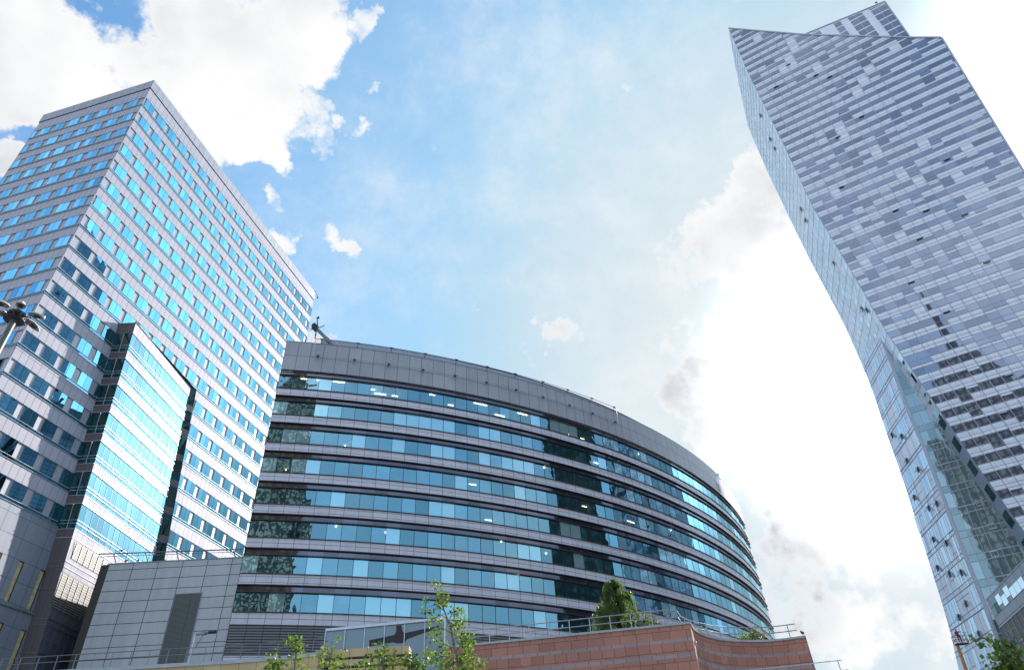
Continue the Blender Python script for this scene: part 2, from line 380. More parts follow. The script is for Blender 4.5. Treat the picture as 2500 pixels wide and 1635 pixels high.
# plain base under the last ledge
zb = Z0-FH*(ROWS-1)-.40
lowb = MB()
lowb.face([C0, C0+d1*17, C0+d1*17+Z*zb, C0+Z*zb], [(0,0),(17,0),(17,zb),(0,zb)]); lowb.face([C0+d1*34, C0+d1*LR, C0+d1*LR+Z*zb, C0+d1*34+Z*zb], [(34,0),(LR,0),(LR,zb),(34,zb)])
lowb.face([C0+d2*LL, C0, C0+Z*zb, C0+d2*LL+Z*zb], [(0,0),(LL,0),(LL,zb),(0,zb)])
lowb.build('base_wall', M['low_panel'], tower)
bb = MB(); bb.obox(C0+Z*25.6, d1*16, n1*.14, Z*.22); bb.build('base_belt', M['teal_metal'], tower)
for s in (5.2, 7.95, 10.6, 13.35):
    for z0, z1 in ((26.0, 29.9), (19.6, 24.0)):
        sb = MB(); o = C0+d1*(s+(.35 if z0 < 25 else -.05))
        sb.face([o+Z*z0+n1*.01, o+d1*.42+Z*z0+n1*.01, o+d1*.42+Z*z1+n1*.01, o+Z*z1+n1*.01], None, .5, 0)
        sb.obox(o+d1*.42+Z*z0, d1*.06, n1*.10, Z*(z1-z0), .5, 1); sb.obox(o+Z*z1, d1*.48, n1*.10, Z*.06, .5, 1)
        sb.build('light_slot', [M['slot_yellow'], M['dark_metal']], tower)

# ---- glass wing of the tower
wing = MB().build('glass_wing', M['wing_panel'], tower)      # holder, filled below
W1 = Vector((-49.73, 67.01, 0)); dw = au(85.737); nw = au(85.737-90)
sL = lambda z: .0968*(62-z); sR = lambda z: 15.1+.12*(62-z)
def WP(s, z, o=0): return W1+dw*s+Z*z+nw*o
def TW(z):  # where the side meets the tower wall
    return C0+d1*(10.7+.0985*(62-z))+Z*z+n1*.0
frontp = MB()
sidep = MB()
def wband(mb, z0, z1, c=.5, o=0, mi=0, a=None, b=None):
    a0 = sL(z0) if a is None else a; a1 = sL(z1) if a is None else a
    b0 = sR(z0) if b is None else b; b1 = sR(z1) if b is None else b
    mb.face([WP(a0,z0,o), WP(b0,z0,o), WP(b1,z1,o), WP(a1,z1,o)], [(a0,z0),(b0,z0),(b1,z1),(a1,z1)], c, mi)
def sband(mb, z0, z1, c=.5, mi=0, o=0):
    A0, A1, B0, B1 = TW(z0), TW(z1), WP(sL(z0), z0), WP(sL(z1), z1)
    mb.face([A0, B0, B1, A1], [(0,z0),(2.3,z0),(2.3,z1),(0,z1)], c, mi)
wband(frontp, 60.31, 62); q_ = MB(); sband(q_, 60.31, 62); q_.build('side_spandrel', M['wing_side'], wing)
zs = [60.31]; rails = MB(); glassw = []
for k in range(8):
    zt = 60.31-3.82*k if k else 60.31
    zt = 56.44-3.82*(k-1) if k else 60.31
    zbm = 57.40-3.82*k
    if k == 7: break
    # panes of the front
    s = sL(zt); n = 14; 
    for j in range(n):
        a0 = sL(zbm)+(sR(zbm)-sL(zbm))*j/n; b0 = sL(zbm)+(sR(zbm)-sL(zbm))*(j+1)/n
        a1 = sL(zt)+(sR(zt)-sL(zt))*j/n; b1 = sL(zt)+(sR(zt)-sL(zt))*(j+1)/n
        def mk(mb, a0=a0, b0=b0, a1=a1, b1=b1, zbm=zbm, zt=zt):
            t = random.uniform(-.01, .01)
            mb.face([WP(a0+.03,zbm,-.06), WP(b0-.03,zbm,-.06+t), WP(b1-.03,zt,-.06+t), WP(a1+.03,zt,-.06)], [(a0,zbm),(b0,zbm),(b1,zt),(a1,zt)], random.random(), 0)
        glassw.append((screen_area([WP(a0,zbm), WP(b0,zbm), WP(b1,zt), WP(a1,zt)]), mk))
        rails.face([WP(b0-.03,zbm,-.03), WP(b0+.03,zbm,-.03), WP(b1+.03,zt,-.03), WP(b1-.03,zt,-.03)], None, .5, 1)
    gb = MB(); A0, A1, B0, B1 = TW(zbm), TW(zt), WP(sL(zbm), zbm), WP(sL(zt), zt)
    for f0, f1 in ((0, .48), (.52, 1)):
        gb.face([A0.lerp(B0,f0), A0.lerp(B0,f1), A1.lerp(B1,f1), A1.lerp(B1,f0)], [(f0,zbm),(f1,zbm),(f1,zt),(f0,zt)], random.random())
    gb.build('side_glass', M['wing_dark'], wing)
    # spandrel below
    zn = zbm-.96
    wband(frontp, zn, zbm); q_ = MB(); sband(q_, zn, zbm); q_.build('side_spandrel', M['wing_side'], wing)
    for zz, th in ((zbm, .05), (zn, .05), (zbm+.62, .04), (zbm+.98, .04)):
        rails.obox(WP(sL(zz)-.02, zz, .0), dw*(sR(zz)-sL(zz)), nw*.05, Z*th)
        a = TW(zz); b = WP(sL(zz), zz); e = (b-a); m_ = Vector((e.y, -e.x, 0)).normalized()
        rails.obox(a, e, m_*.06, Z*th)
    # vertical mullion on the side
    A0, A1, B0, B1 = TW(zbm), TW(zt), WP(sL(zbm), zbm), WP(sL(zt), zt)
    rails.bar(A0.lerp(B0,.5), A1.lerp(B1,.5), .035, 4)
split_parts(glassw, 'window', M['wing_glass'], wing, 100)
zlow = 57.40-3.82*6-.96
# lower blank zone
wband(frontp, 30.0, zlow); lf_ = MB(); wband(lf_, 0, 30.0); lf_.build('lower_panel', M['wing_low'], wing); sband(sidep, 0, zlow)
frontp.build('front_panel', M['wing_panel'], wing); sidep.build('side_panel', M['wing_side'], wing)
rails.build('rail', [M['white_metal'], M['dark_metal']], wing)
for a, b, z0, z1 in ((3.7, 9.8, 31.5, 33.3), (2.9+.4, 8.8, 26.2, 29.8)):
    lb = MB(); lb.face([WP(a+.0,z0,.03), WP(b,z0,.03), WP(b-.1,z1,.03), WP(a-.35,z1,.03)], [(0,z0),(b-a,z0),(b-a,z1),(0,z1)])
    for j in range(7):
        s = a+(b-a)*j/6; lb.obox(WP(s+.0,z0,.03), dw*.06, nw*.05, Z*(z1-z0), .5, 1)
    lb.build('louvre', [M['louvre_wing'], M['grey_metal']], wing)
gl = MB()
for zz in (30.4, 31.0, 28.2, 24.6, 25.2, 22.0):
    gl.obox(WP(sL(zz), zz), dw*9, nw*.05, Z*.06)
    a = TW(zz); b = WP(sL(zz), zz); e = b-a; gl.obox(a, e, Vector((e.y,-e.x,0)).normalized()*.05, Z*.05)
for j in range(9):
    s0 = sL(20)+1.05*j; gl.obox(WP(s0,16), dw*.05-Z*0, nw*.05, Z*9.6)
gl.build('frame_bar', M['grey_metal'], wing)
# dark return between the front glass and the tower wall
rb = MB()
EP = lambda z: C0+d1*sE(z)+Z*z+n1*.05
for k in range(12):
    za = 62-3.82*k; zc = za-3.82
    if zc < 14: break
    for (q0, q1, mi) in ((zc, zc+.95, 1), (zc+.95, za, 0)):
        rb.face([WP(sR(q0),q0), EP(q0), EP(q1), WP(sR(q1),q1)], [(0,q0),(1,q0),(1,q1),(0,q1)], random.random(), mi)
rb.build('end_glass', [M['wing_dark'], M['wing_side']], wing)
rf = MB(); rf.face([TW(62), WP(0,62), WP(15.1,62), EP(62)], None)
rf.obox(WP(-.05,61.95,-.0), dw*15.2, nw*.08, Z*.12); rf.build('roof_edge', M['dark_metal'], wing)

# ------------------------------------------------------------------ link building
L0 = Vector((-46.05, 70.97, 0)); azk = 2.003; dk = au(azk); nk = au(azk-90)
linkb = empty('panelled_building', (0, 0, 0), 'low grey panelled block joining the lilac tower and the curved office', 'building')
lw = MB(); ZT = 30.7; LK = 15.9
lw.face([L0+dk*1.0, L0+dk*LK, L0+dk*LK+Z*ZT, L0+dk*.9+Z*ZT], [(1.0,0),(LK,0),(LK,ZT),(.9,ZT)])
lw.face([L0+dk*.9+Z*ZT, L0+dk*LK+Z*ZT, L0+dk*LK+Z*ZT-nk*18, L0+Z*ZT-nk*18], [(.1,.1)]*4)
lw.build('wall', M['link_panel'], linkb)
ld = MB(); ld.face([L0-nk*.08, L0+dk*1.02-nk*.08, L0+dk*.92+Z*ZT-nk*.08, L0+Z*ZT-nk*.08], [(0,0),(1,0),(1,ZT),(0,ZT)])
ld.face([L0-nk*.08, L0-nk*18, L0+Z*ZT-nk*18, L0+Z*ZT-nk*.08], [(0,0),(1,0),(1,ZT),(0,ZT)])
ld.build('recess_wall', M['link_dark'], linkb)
lv = MB(); lv.face([L0+dk*8.95+Z*14+nk*.03, L0+dk*11.65+Z*14+nk*.03, L0+dk*11.65+Z*27.08+nk*.03, L0+dk*8.95+Z*27.08+nk*.03], [(0,14),(2.7,14),(2.7,27),(0,27)])
lv.obox(L0+dk*8.9+Z*27.08+nk*.0, dk*2.8, nk*.06, Z*.06, .5, 1)
for s in (8.9, 11.65): lv.obox(L0+dk*s+Z*14, dk*.06, nk*.06, Z*13.1, .5, 1)
lv.build('louvre', [M['louvre_fine'], M['grey_metal']], linkb)
lc = MB(); lc.obox(L0+dk*.8+Z*ZT+nk*-.1, dk*15, nk*.16, Z*.10); lc.build('coping', M['grey_metal'], linkb)
lr = MB()
lr.bar(L0+dk*-.1+Z*(ZT+.85)+nk*.9, L0+dk*15.2+Z*(ZT+.75)+nk*.5, .07, 8)
lr.bar(L0+dk*-.1+Z*(ZT+.62)+nk*.7, L0+dk*15.2+Z*(ZT+.52)+nk*.4, .03, 6)
for s in (1.6, 5.0, 8.3, 11.4, 14.4): lr.bar(L0+dk*(s)+Z*ZT-nk*.1, L0+dk*(s-.15)+Z*(ZT+.8)+nk*.8, .05, 6)
lr.build('roof_rail', M['grey_metal'], linkb)

# ------------------------------------------------------------------ curved office building
curved = empty('curved_office', (0, 0, 0), 'long curved office block with dark ledges and blue glass storey bands', 'building')
Lc = 100.93; NP = 60; PW = Lc/NP
def caz(s): t = s/100; return 12.68+57.19*t-16.31*t*t+13.59*t**3
pts = []; x, y = -30.66, 71.09; st = PW/8; s = 0
CP = {}
for i in range(NP*8+1):
    CP[i] = (Vector((x, y, 0)), caz(s))
    a = caz(s+st/2); x += math.cos(R(a))*st; y += math.sin(R(a))*st; s += st
def cpt(k, z=0, o=0):
    """point on facade joint k (may be .25 steps), height z, o metres outwards"""
    i = int(round(k*8)); i = max(0, min(NP*8, i)); P, a = CP[i]
    return P+au(a-90)*o+Z*z
def strip(mb, z0, z1, o0=0, o1=None, k0=0, k1=NP, c=None, mi=0, uo=0):
    o1 = o0 if o1 is None else o1
    k = k0
    while k < k1-1e-6:
        kn = min(k+1, k1)
        mb.face([cpt(k,z0,o0), cpt(kn,z0,o0), cpt(kn,z1,o1), cpt(k,z1,o1)], [(k*PW,z0),(kn*PW,z0),(kn*PW,z1),(k*PW,z1)], random.random() if c is None else c, mi)
        k = kn
def ledge(z, h, out, name='ledge'):
    mb = MB()
    strip(mb, z, z, -.02, out, c=.5); strip(mb, z, z+h, out, c=.5); strip(mb, z+h, z+h, out, -.02, c=.5)
    for k in (0, NP):
        mb.face([cpt(k,z,-.02), cpt(k,z,out), cpt(k,z+h,out), cpt(k,z+h,-.02)])
    return mb.build(name, M['ledge_metal'], curved)
panes = []
ENDP = cpt(NP)+au(66)*1.4
for fl in range(8):
    zs_ = 52.85-4*fl; zg = zs_+2.0; zf = zs_+2.72
    mb = MB(); strip(mb, zg+.08, zf, -.03); mb.build('fascia_glass', M['fascia'], curved)
    mb = MB(); strip(mb, zs_-1.22, zs_-.02, 0)
    e = cpt(NP); L_ = (ENDP-e).length
    mb.face([e+Z*(zs_-1.22), ENDP+Z*(zs_-1.22), ENDP+Z*(zf+.06), e+Z*(zf+.06)], [(Lc,zs_-1.22),(Lc+L_,zs_-1.22),(Lc+L_,zf),(Lc,zf)])
    # left return of the storey
    a = cpt(0); bk = au(100)
    mb.face([a+bk*12+Z*(zs_-1.22), a+Z*(zs_-1.22), a+Z*(zf+.08), a+bk*12+Z*(zf+.08)], [(0,zs_-1.22),(12,zs_-1.22),(12,zf),(0,zf)])
    mb.build('spandrel', M['spandrel'], curved)
    ledge(zs_-.04, .07, .14); ledge(zg, .07, .18); ledge(zf, .08, .24)
    for k in range(NP):
        q = [cpt(k,zs_), cpt(k+1,zs_), cpt(k+1,zg), cpt(k,zg)]
        ar = screen_area(q); cx = project(q[0])
        val = random.random()
        def mk(mb, k=k, zs_=zs_, zg=zg, val=val):
            t = random.uniform(-.012, .012); t2 = random.uniform(-.01, .01)
            A, B, Cc, D = cpt(k,zs_+.04,-.06), cpt(k+1,zs_+.04,-.06), cpt(k+1,zg,-.06), cpt(k,zg,-.06)
            dd = (B-A).normalized(); nn = Vector((dd.y, -dd.x, 0))
            mb.face([A+dd*.025+nn*t, B-dd*.025-nn*t, Cc-dd*.025-nn*(t-t2), D+dd*.025+nn*(t+t2)], [(0,0),(1.7,0),(1.7,2),(0,2)], val, 0)
            for e_ in (A, B):
                mb.face([e_-dd*.025+nn*.03, e_+dd*.025+nn*.03, e_+dd*.025+nn*.03+Z*(zg-zs_-.04), e_-dd*.025+nn*.03+Z*(zg-zs_-.04)], None, .5, 1)
        panes.append((ar, mk))
split_parts(panes, 'window', [M['office_glass'], M['dark_metal']], curved)
# interiors: ceilings, core wall, lamps, blinds
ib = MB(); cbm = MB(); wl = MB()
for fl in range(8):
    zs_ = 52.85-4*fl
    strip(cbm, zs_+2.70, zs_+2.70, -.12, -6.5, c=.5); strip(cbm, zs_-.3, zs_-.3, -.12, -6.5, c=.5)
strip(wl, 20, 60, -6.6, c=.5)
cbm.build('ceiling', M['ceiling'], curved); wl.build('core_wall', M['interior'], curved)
lamps = MB()
def lampstrip(k, fl, o, ln, m=0, w=.09):
    zz = 52.85-4*fl+2.64
    A = cpt(k, zz, -o); B = cpt(min(NP, k+ln/PW), zz, -o)
    d = (B-A).normalized(); n = Vector((d.y,-d.x,0))
    lamps.obox(A, B-A, n*w, -Z*.05, .5, m)
for k in (1.5, 2.75, 4, 6.5, 7.5, 9, 12, 14, 16, 18.5, 20.25, 22, 24, 26.5, 28):
    lampstrip(k, 0, random.choice((1.5, 3.2, 2.4)), random.choice((.8, 2.2, 1.6)))
for _ in range(7):
    lampstrip(random.uniform(13, 34), random.choice((1, 2, 3, 4)), random.uniform(2, 5), random.uniform(.8, 2.0), 0, .08)
for _ in range(20):
    k = random.uniform(1, 40); fl = random.choice((4, 5, 5, 6, 6, 7, 0, 2, 3)); o = random.uniform(1.2, 4.5)
    zz = 52.85-4*fl+2.62; P = cpt(k, zz, -o); lamps.bar(P, P-Z*.12, .09, 6, c=.5, mi=1)
lamps.build('ceiling_lamp', [M['lamp_on'], M['lamp_warm']], curved)
bl = MB()
for _ in range(95):
    k = random.randint(0, NP-2); fl = random.randint(0, 7); zs_ = 52.85-4*fl; h = random.choice((.5, .9, 1.4, 1.9, 1.9)); 
    low = random.random() < .35
    z0, z1 = (zs_+.05, zs_+.05+h*.35) if low else (zs_+1.98-h, zs_+1.98)
    f0 = random.choice((0, 0, .3)); f1 = random.choice((1, 1, .7))
    A, B = cpt(k, 0, -.22), cpt(k+1, 0, -.22)
    bl.face([A.lerp(B,f0)+Z*z0, A.lerp(B,f1)+Z*z0, A.lerp(B,f1)+Z*z1, A.lerp(B,f0)+Z*z1])
tag(bl.build('blind', M['blind'], curved), kind='stuff')
# parapet and roof screen
mb = MB(); strip(mb, 55.69, 60.5, 0, c=.5)
e = cpt(NP); L_ = (ENDP-e).length
mb.face([e+Z*55.6, ENDP+Z*55.6, ENDP+Z*60.5, e+Z*60.5], [(Lc,55.6),(Lc+L_,55.6),(Lc+L_,60.5),(Lc,60.5)])
a = cpt(0); bk = au(100)
mb.face([a+bk*12+Z*55.6, a+Z*55.6, a+Z*60.5, a+bk*12+Z*60.5], [(0,55.6),(12,55.6),(12,60.5),(0,60.5)])
mb.build('parapet', M['parapet'], curved)
mb = MB(); strip(mb, 60.5, 60.5, 0.02, -4, c=.5); mb.build('roof', M['grey_metal'], curved)
mb = MB(); strip(mb, 60.45, 60.56, .03, c=.5); mb.build('coping', M['grey_metal'], curved)
mb = MB(); strip(mb, 60.5, 63.6, -3, k0=2.5, c=.5); mb.build('roof_screen', M['screen'], curved)
mb = MB(); strip(mb, 63.6, 63.72, -2.95, k0=2.5, c=.5); strip(mb, 63.72, 63.72, -2.95, -3.4, k0=2.5); mb.build('screen_cap', M['dark_metal'], curved)
mb = MB(); strip(mb, 14, 20.6, 0, c=.5); mb.face([a+bk*12, a, a+Z*20.6, a+bk*12+Z*20.6]); mb.build('lower_wall', M['spandrel'], curved)
mb = MB(); strip(mb, 20.6, 23.6, -.1, k1=34, c=.5); strip(mb, 20.6, 23.6, 0, k0=34, c=.5); mb.build('louvre', M['louvre'], curved)
# grille window in the parapet
mb = MB(); mb.face([cpt(49.5,56.5,.03), cpt(50.5,56.5,.03), cpt(50.5,58.1,.03), cpt(49.5,58.1,.03)]); mb.build('parapet_grille', M['dark_metal'], curved)
# penthouse block behind the parapet
ph = MB(); q = cpt(57, 60.5, -1.6); ph.obox(q, au(66)*3.6, au(156)*3, Z*5.0); ph.build('penthouse', M['grey_metal'], curved)
# rails with lamps along the parapet
rl = MB(); k = 2.3
while k < 31.3:
    kn = min(k+.5, 31.3)
    rl.bar(cpt(k,60.95,.45), cpt(kn,60.95,.45), .045, 5); rl.bar(cpt(k,58.15,.35), cpt(kn,58.15,.35), .035, 5)
    k = kn
rl.bar(cpt(2.25,60.9,.45), cpt(2.25,58.1,.35), .04, 5); rl.bar(cpt(31.25,60.9,.45), cpt(31.25,58.1,.35), .04, 5)
rl.build('rope_rail', M['steel'], curved)
k = 2.75
while k < 31.2:
    b_ = MB(); P = cpt(k,60.95,.45); d = au(caz(k*PW)); b_.obox(P-d*.25+Z*-.02-au(caz(k*PW)-90)*.1, d*.5, au(caz(k*PW)-90)*.2, Z*.1); b_.bar(cpt(k,60.5,.1), P, .04, 5)
    b_.build('rail_bracket', M['dark_metal'], curved); b_ = MB()
    Q = cpt(k-.1,58.15,.35); b_.obox(Q-d*.18-Z*.18, d*.36, au(caz(k*PW)-90)*.16, Z*.22); b_.bar(cpt(k-.1,58.15,0), Q, .04, 5); b_.bar(Q+Z*.0, Q+Z*.4, .025, 4); b_.build('parapet_spotlight', M['dark_metal'], curved)
    k += 2.82
# facade cleaning cradle crane on the roof
cr = empty('roof_crane', (-24.6, 74.2, 60.5), 'grey facade maintenance crane jutting over the curved roof corner', 'crane')
def rel(v): return Vector(v)-Vector((-24.6, 74.2, 60.5))
cb2 = MB(); a_, b_ = rel((-24.6, 74.2, 60.9)), rel((-27.4, 73.36, 64.0)); d = (b_-a_).normalized(); sd = d.cross(Z).normalized(); up = sd.cross(d)
cb2.obox(a_-sd*.16-up*.18, d*(b_-a_).length, sd*.32, up*.36); cb2.obox(a_.lerp(b_,.38)-sd*.24-up*.26, d*.9, sd*.48, up*.5)
cb2.build('boom', M['grey_metal'], cr)
cc = MB(); cc.bar(rel((-24.2,74.3,61.6)), rel((-27.1,73.4,64.7)), .03, 4); cc.bar(rel((-24.6,74.2,60.5)), rel((-24.6,74.2,60.9)), .4, 8)
cc.build('stay_cable', M['steel'], cr)
hd = MB(); h = rel((-27.65, 73.3, 64.2)); hd.obox(h-d*.1-sd*.45-up*.28, d*.9, sd*.9, up*.55); hd.bar(h+up*.2, h+Z*2.1-d*-.1+Vector((-.15,0,0)), .08, 6); hd.bar(h+Z*2.0, h+Z*2.25, .14, 6)
hd.bar(h+Vector((-.9,0,0)), h, .06, 5); hd.bar(h+Vector((1.0,.2,.75)), h+up*.25, .06, 5); hd.bar(h, h-Z*1.0, .07, 5); hd.bar(h-Z*1.0, h-Z*1.3, .12, 6)
hd.bar(h-Z*1.5, h-Z*1.75, .08, 6)
hd.build('crane_head', M['dark_metal'], cr)
wr = MB(); wr.bar(h+Vector((-.5,0,-.1)), h+Vector((-.5,0,-3.0)), .012, 3); wr.bar(h+Vector((.1,0,-1.3)), h+Vector((.1,0,-3.0)), .012, 3); wr.build('hanging_wire', M['steel'], cr)

# ------------------------------------------------------------------ residential skyscraper (right)
skys = empty('residential_skyscraper', (0, 0, 0), 'tall leaning residential skyscraper at right with slashed top and chequered glass bands', 'building')
T1 = Vector((68.12, 99.46, 0)); azM = -28.965; dM = au(azM); nM = au(azM-90)
azU = 74.98; azL = 86.93; dU = au(azU); dL = au(azL)
def lerp_tab(z, tab):
    if z >= tab[0][0]: return tab[0][1]
    for (z0, a), (z1, b) in zip(tab, tab[1:]):
        if z >= z1: return a+(b-a)*(z0-z)/(z0-z1)
    return tab[-1][1]
LEFT = [(190,0),(180,-.24),(165.4,-.64),(133.8,-.73),(113.3,-1.13),(92.3,-.08),(77,.51),(63.5,1.8),(48.4,3.3),(37.6,4.6),(0,8.5)]
RIGHT = [(145.0,37.83),(99.85,33.35),(60,29.5),(0,24)]
TOP = [(0,190),(15.12,170.39),(33.3,149.75),(37.83,145.03)]
def topz(s):
    if s <= 0: return 190
    for (a, za), (b, zb_) in zip(TOP, TOP[1:]):
        if s <= b: return za+(zb_-za)*(s-a)/(b-a)
    return TOP[-1][1]
def tops(z):   # right limit at height z
    if z > 145.03:
        for (a, za), (b, zb_) in zip(TOP, TOP[1:]):
            if z >= zb_: return a+(b-a)*(za-z)/(za-zb_)
    return lerp_tab(z, RIGHT)
def MP(s, z, o=0): return T1+dM*s+Z*z+nM*o
PITCH = 2.95; NC = 17
def colx(j, z):   # mullions fan slightly with the leaning edges
    f = j/NC; a = 0 if z > 145 else (145-z)/45*4.48*f
    return lerp_tab(z, LEFT)+j*2.24-a
front = MB(); cells = []; mull = MB()
def clip_top(p, q, z0, z1, o):
    """polygon of a cell cut by the slashed roof"""
    P = [(p[0], z0), (p[1], z0), (q[1], z1), (q[0], z1)]
    out = []
    def ins(pt): return pt[1] <= topz(pt[0])+1e-6 and pt[0] <= tops(min(pt[1],145.03))+1e-6
    N = len(P)
    for i in range(N):
        A, B = P[i], P[(i+1)%N]; ia, ib_ = ins(A), ins(B)
        if ia: out.append(A)
        if ia != ib_:
            lo, hi = (A, B) if ia else (B, A)
            for _ in range(18):
                mdp = ((lo[0]+hi[0])/2, (lo[1]+hi[1])/2)
                if ins(mdp): lo = mdp
                else: hi = mdp
            out.append(lo)
    return out
rng = random.Random(21)
rows = int(190/PITCH)+1
for rr in range(rows):
    z0 = rr*PITCH; z1 = z0+PITCH
    if z1 < 8: continue
    prev_wide = False
    for j in range(NC+1):
        p_ = (colx(j,z0), colx(j+1,z0)); q_ = (colx(j,z1), colx(j+1,z1))
        cell = clip_top(p_, q_, z0, z1, 0)
        if len(cell) < 3: continue
        front.face([MP(s,z) for s, z in cell], [(s-lerp_tab(z,LEFT),z) for s, z in cell], rng.random())
        # glass part of this cell
        x_ = rng.random()
        if x_ < .05 : h0, h1 = None, None
        elif x_ < .78: h0, h1 = .46, .93
        elif x_ < .93: h0, h1 = .12, .93
        else: h0, h1 = .50, .80
        if h0 is None: continue
        zz0, zz1 = z0+PITCH*h0, z0+PITCH*h1
        pp = (colx(j,zz0)+.0, colx(j+1,zz0)-.0); qq = (colx(j,zz1)+.0, colx(j+1,zz1)-.0)
        gc = clip_top(pp, qq, zz0, zz1, 0)
        if len(gc) < 3: continue
        v_ = rng.random()
        def mk(mb, gc=gc, v_=v_):
            mb.face([MP(s,z,.04) for s, z in gc], [(s,z) for s, z in gc], v_)
        cells.append((screen_area([MP(s,z) for s, z in gc]), mk))
front.build('front_wall', M['sky_panel'], skys)
split_parts(cells, 'window', M['sky_glass'], skys)
for j in range(1, NC+1):
    z = 8
    while z < 190:
        s0 = colx(j,z)
        zn = min(z+9, topz(s0)); 
        if s0 > tops(min(z,145)) or zn <= z: break
        mull.obox(MP(s0-.04,z,.05), dM*.08, nM*.05, MP(colx(j,zn),zn)-MP(s0,z)); 
        if zn < z+9: break
        z = zn
for rr in range(3, rows):
    for f in (.47, .95, .16):
        z = (rr+f)*PITCH; a = lerp_tab(z, LEFT); b = tops(z)
        if z > 189.5 or b-a < .4: continue
        mull.obox(MP(a,z,.05), dM*(b-a), nM*.03, Z*.05)
mull.build('mullion_grid', M['frame_pale'], skys)
# roof edge trim
rt = MB()
for (a, za), (b, zb_) in zip(TOP, TOP[1:]):
    rt.obox(MP(a,za-.1,-.3), MP(b,zb_)-MP(a,za), nM*.5, Z*.55)
rt.build('roof_trim', M['frame_pale'], skys)
zz = 145
rt = MB()
for za, zb_ in ((145.03, 99.85), (99.85, 60), (60, 8)):
    rt.obox(MP(tops(zb_)-.1,zb_,-.3), MP(tops(za),za)-MP(tops(zb_),zb_), nM*.45, dM*.3)
rt.build('edge_trim', M['frame_pale'], skys)
# side faces
UW = [(190,1.0),(180,12.2),(170,19.7),(150,20.4),(133.8,19.8),(113.3,17.6),(92.3,18.4),(77,21.5),(60,24)]
side = MB(); sg = []; sm = MB()
def UP(t, z, o=0): return MP(lerp_tab(z,LEFT),z)+dU*t+au(azU+90)*o
NU = 9
z = 58.5
rr = 0
while z < 189.5:
    z1 = min(z+PITCH, 189.9); w0, w1 = lerp_tab(z,UW), lerp_tab(z1,UW)
    side.face([UP(w0,z), UP(0,z), UP(0,z1), UP(w1,z1)], [(w0,z),(0,z),(0,z1),(w1,z1)])
    for j in range(NU):
        if w1*j/NU > w1 or rng.random() < .12: continue
        a0, b0, a1, b1 = w0*j/NU+.1, w0*(j+1)/NU-.1, w1*j/NU+.1, w1*(j+1)/NU-.1
        if b1 <= a1: continue
        zc = z+PITCH*.12; zd = z+PITCH*rng.choice((.5, .5, .62)); v_ = rng.random()
        ff = (zd-z)/PITCH
        def mk(mb, a0=a0, b0=b0, a1=a1, b1=b1, zc=zc, zd=zd, v_=v_, ff=ff):
            e0 = a0+(a1-a0)*ff; e1 = b0+(b1-b0)*ff
            mb.face([UP(b0,zc,.04), UP(a0,zc,.04), UP(e0,zd,.04), UP(e1,zd,.04)], [(b0,zc),(a0,zc),(e0,zd),(e1,zd)], v_)
        sg.append((screen_area([UP(b0,zc), UP(a0,zc), UP(a1,zd), UP(b1,zd)]), mk))
    z = z1
side.build('side_wall', M['sky_side'], skys)
split_parts(sg, 'side_window', M['sky_side_glass'], skys, 60)
# back and hidden faces of the sail
bkf = MB()
zl = [190,180,170,150,133.8,113.3,92.3,60]
for za, zc in zip(zl, zl[1:]):
    bkf.face([UP(lerp_tab(zc,UW),zc), UP(lerp_tab(za,UW),za), MP(tops(za)+0,za)+dU*lerp_tab(za,UW), MP(tops(zc),zc)+dU*lerp_tab(zc,UW)], [(0,zc),(0,za),(20,za),(20,zc)])
    if za <= 150:
        bkf.face([MP(tops(zc),zc), MP(tops(za),za), MP(tops(za),za)+dU*18, MP(tops(zc),zc)+dU*18], [(0,zc),(0,za),(18,za),(18,zc)])
bkf.face([MP(tops(60),60), MP(tops(60),60)+dU*22, UP(22,60), UP(0,60)])
bkf.build('rear_wall', M['sky_side'], skys)
# taller rear volume, seen above the slashed roof
PB = T1+au(61.035)*15
def BP(s, z, o=0): return PB+dM*s+Z*z+nM*o
rv = MB(); rg = []
BT = lambda s: 187.66+(39.56-s)*.178
BR = lambda z: 39.56-(187.66-z)*.0445
s = 17.0
cols = []
while s < 39.5:
    cols.append((s, min(s+1.85, 39.56))); s += 1.85
kinds = [0,1,0,2,2,0,1,0,0,1,0,0,0]
for ci, (a, b) in enumerate(cols):
    z = 140
    while z < BT(a)-.05:
        za = z; zc = min(z+2.95, BT(a)); zd = min(z+2.95, BT(b))
        bb = min(b, BR(z)); 
        if bb > a+.05:
            rv.face([BP(a,za), BP(bb,za), BP(min(b,BR(zd)),zd), BP(a,zc)], [(a,za),(bb,za),(b,zd),(a,zc)])
            if kinds[ci % 13] != 2 and kinds[ci % 13] != 1 and zc-za > .5:
                v_ = rng.random()*.6
                def mk(mb, a=a, bb=bb, za=za, zc=zc, zd=zd, v_=v_):
                    mb.face([BP(a+.04,za+.08,.04), BP(bb-.04,za+.08,.04), BP(bb-.04,min(zd,zc)-.45,.04), BP(a+.04,zc-.45,.04)], None, v_)
                if zc-za > .8: rg.append((screen_area([BP(a,za), BP(bb,za), BP(bb,zd), BP(a,zc)]), mk))
        z += 2.95
rear = rv.build('rear_volume', M['sky_panel'], skys)
split_parts(rg, 'window', M['sky_glass'], rear, 60)
rv2 = MB()
a, b = BP(17, BT(17)), BP(39.56, 187.66); c_ = BP(BR(140), 140)
bk2 = au(61)*10
rv2.face([a, b, b+bk2, a+bk2]); rv2.face([b, c_, c_+bk2, b+bk2]); rv2.face([BP(17,140), a, a+bk2, BP(17,140)+bk2])
rv2.obox(a-nM*.1, b-a, nM*.3, Z*.3); rv2.obox(c_-dM*.1, b-c_, nM*.25, dM*.3)
rv2.build('rear_edge', M['frame_pale'], rear)
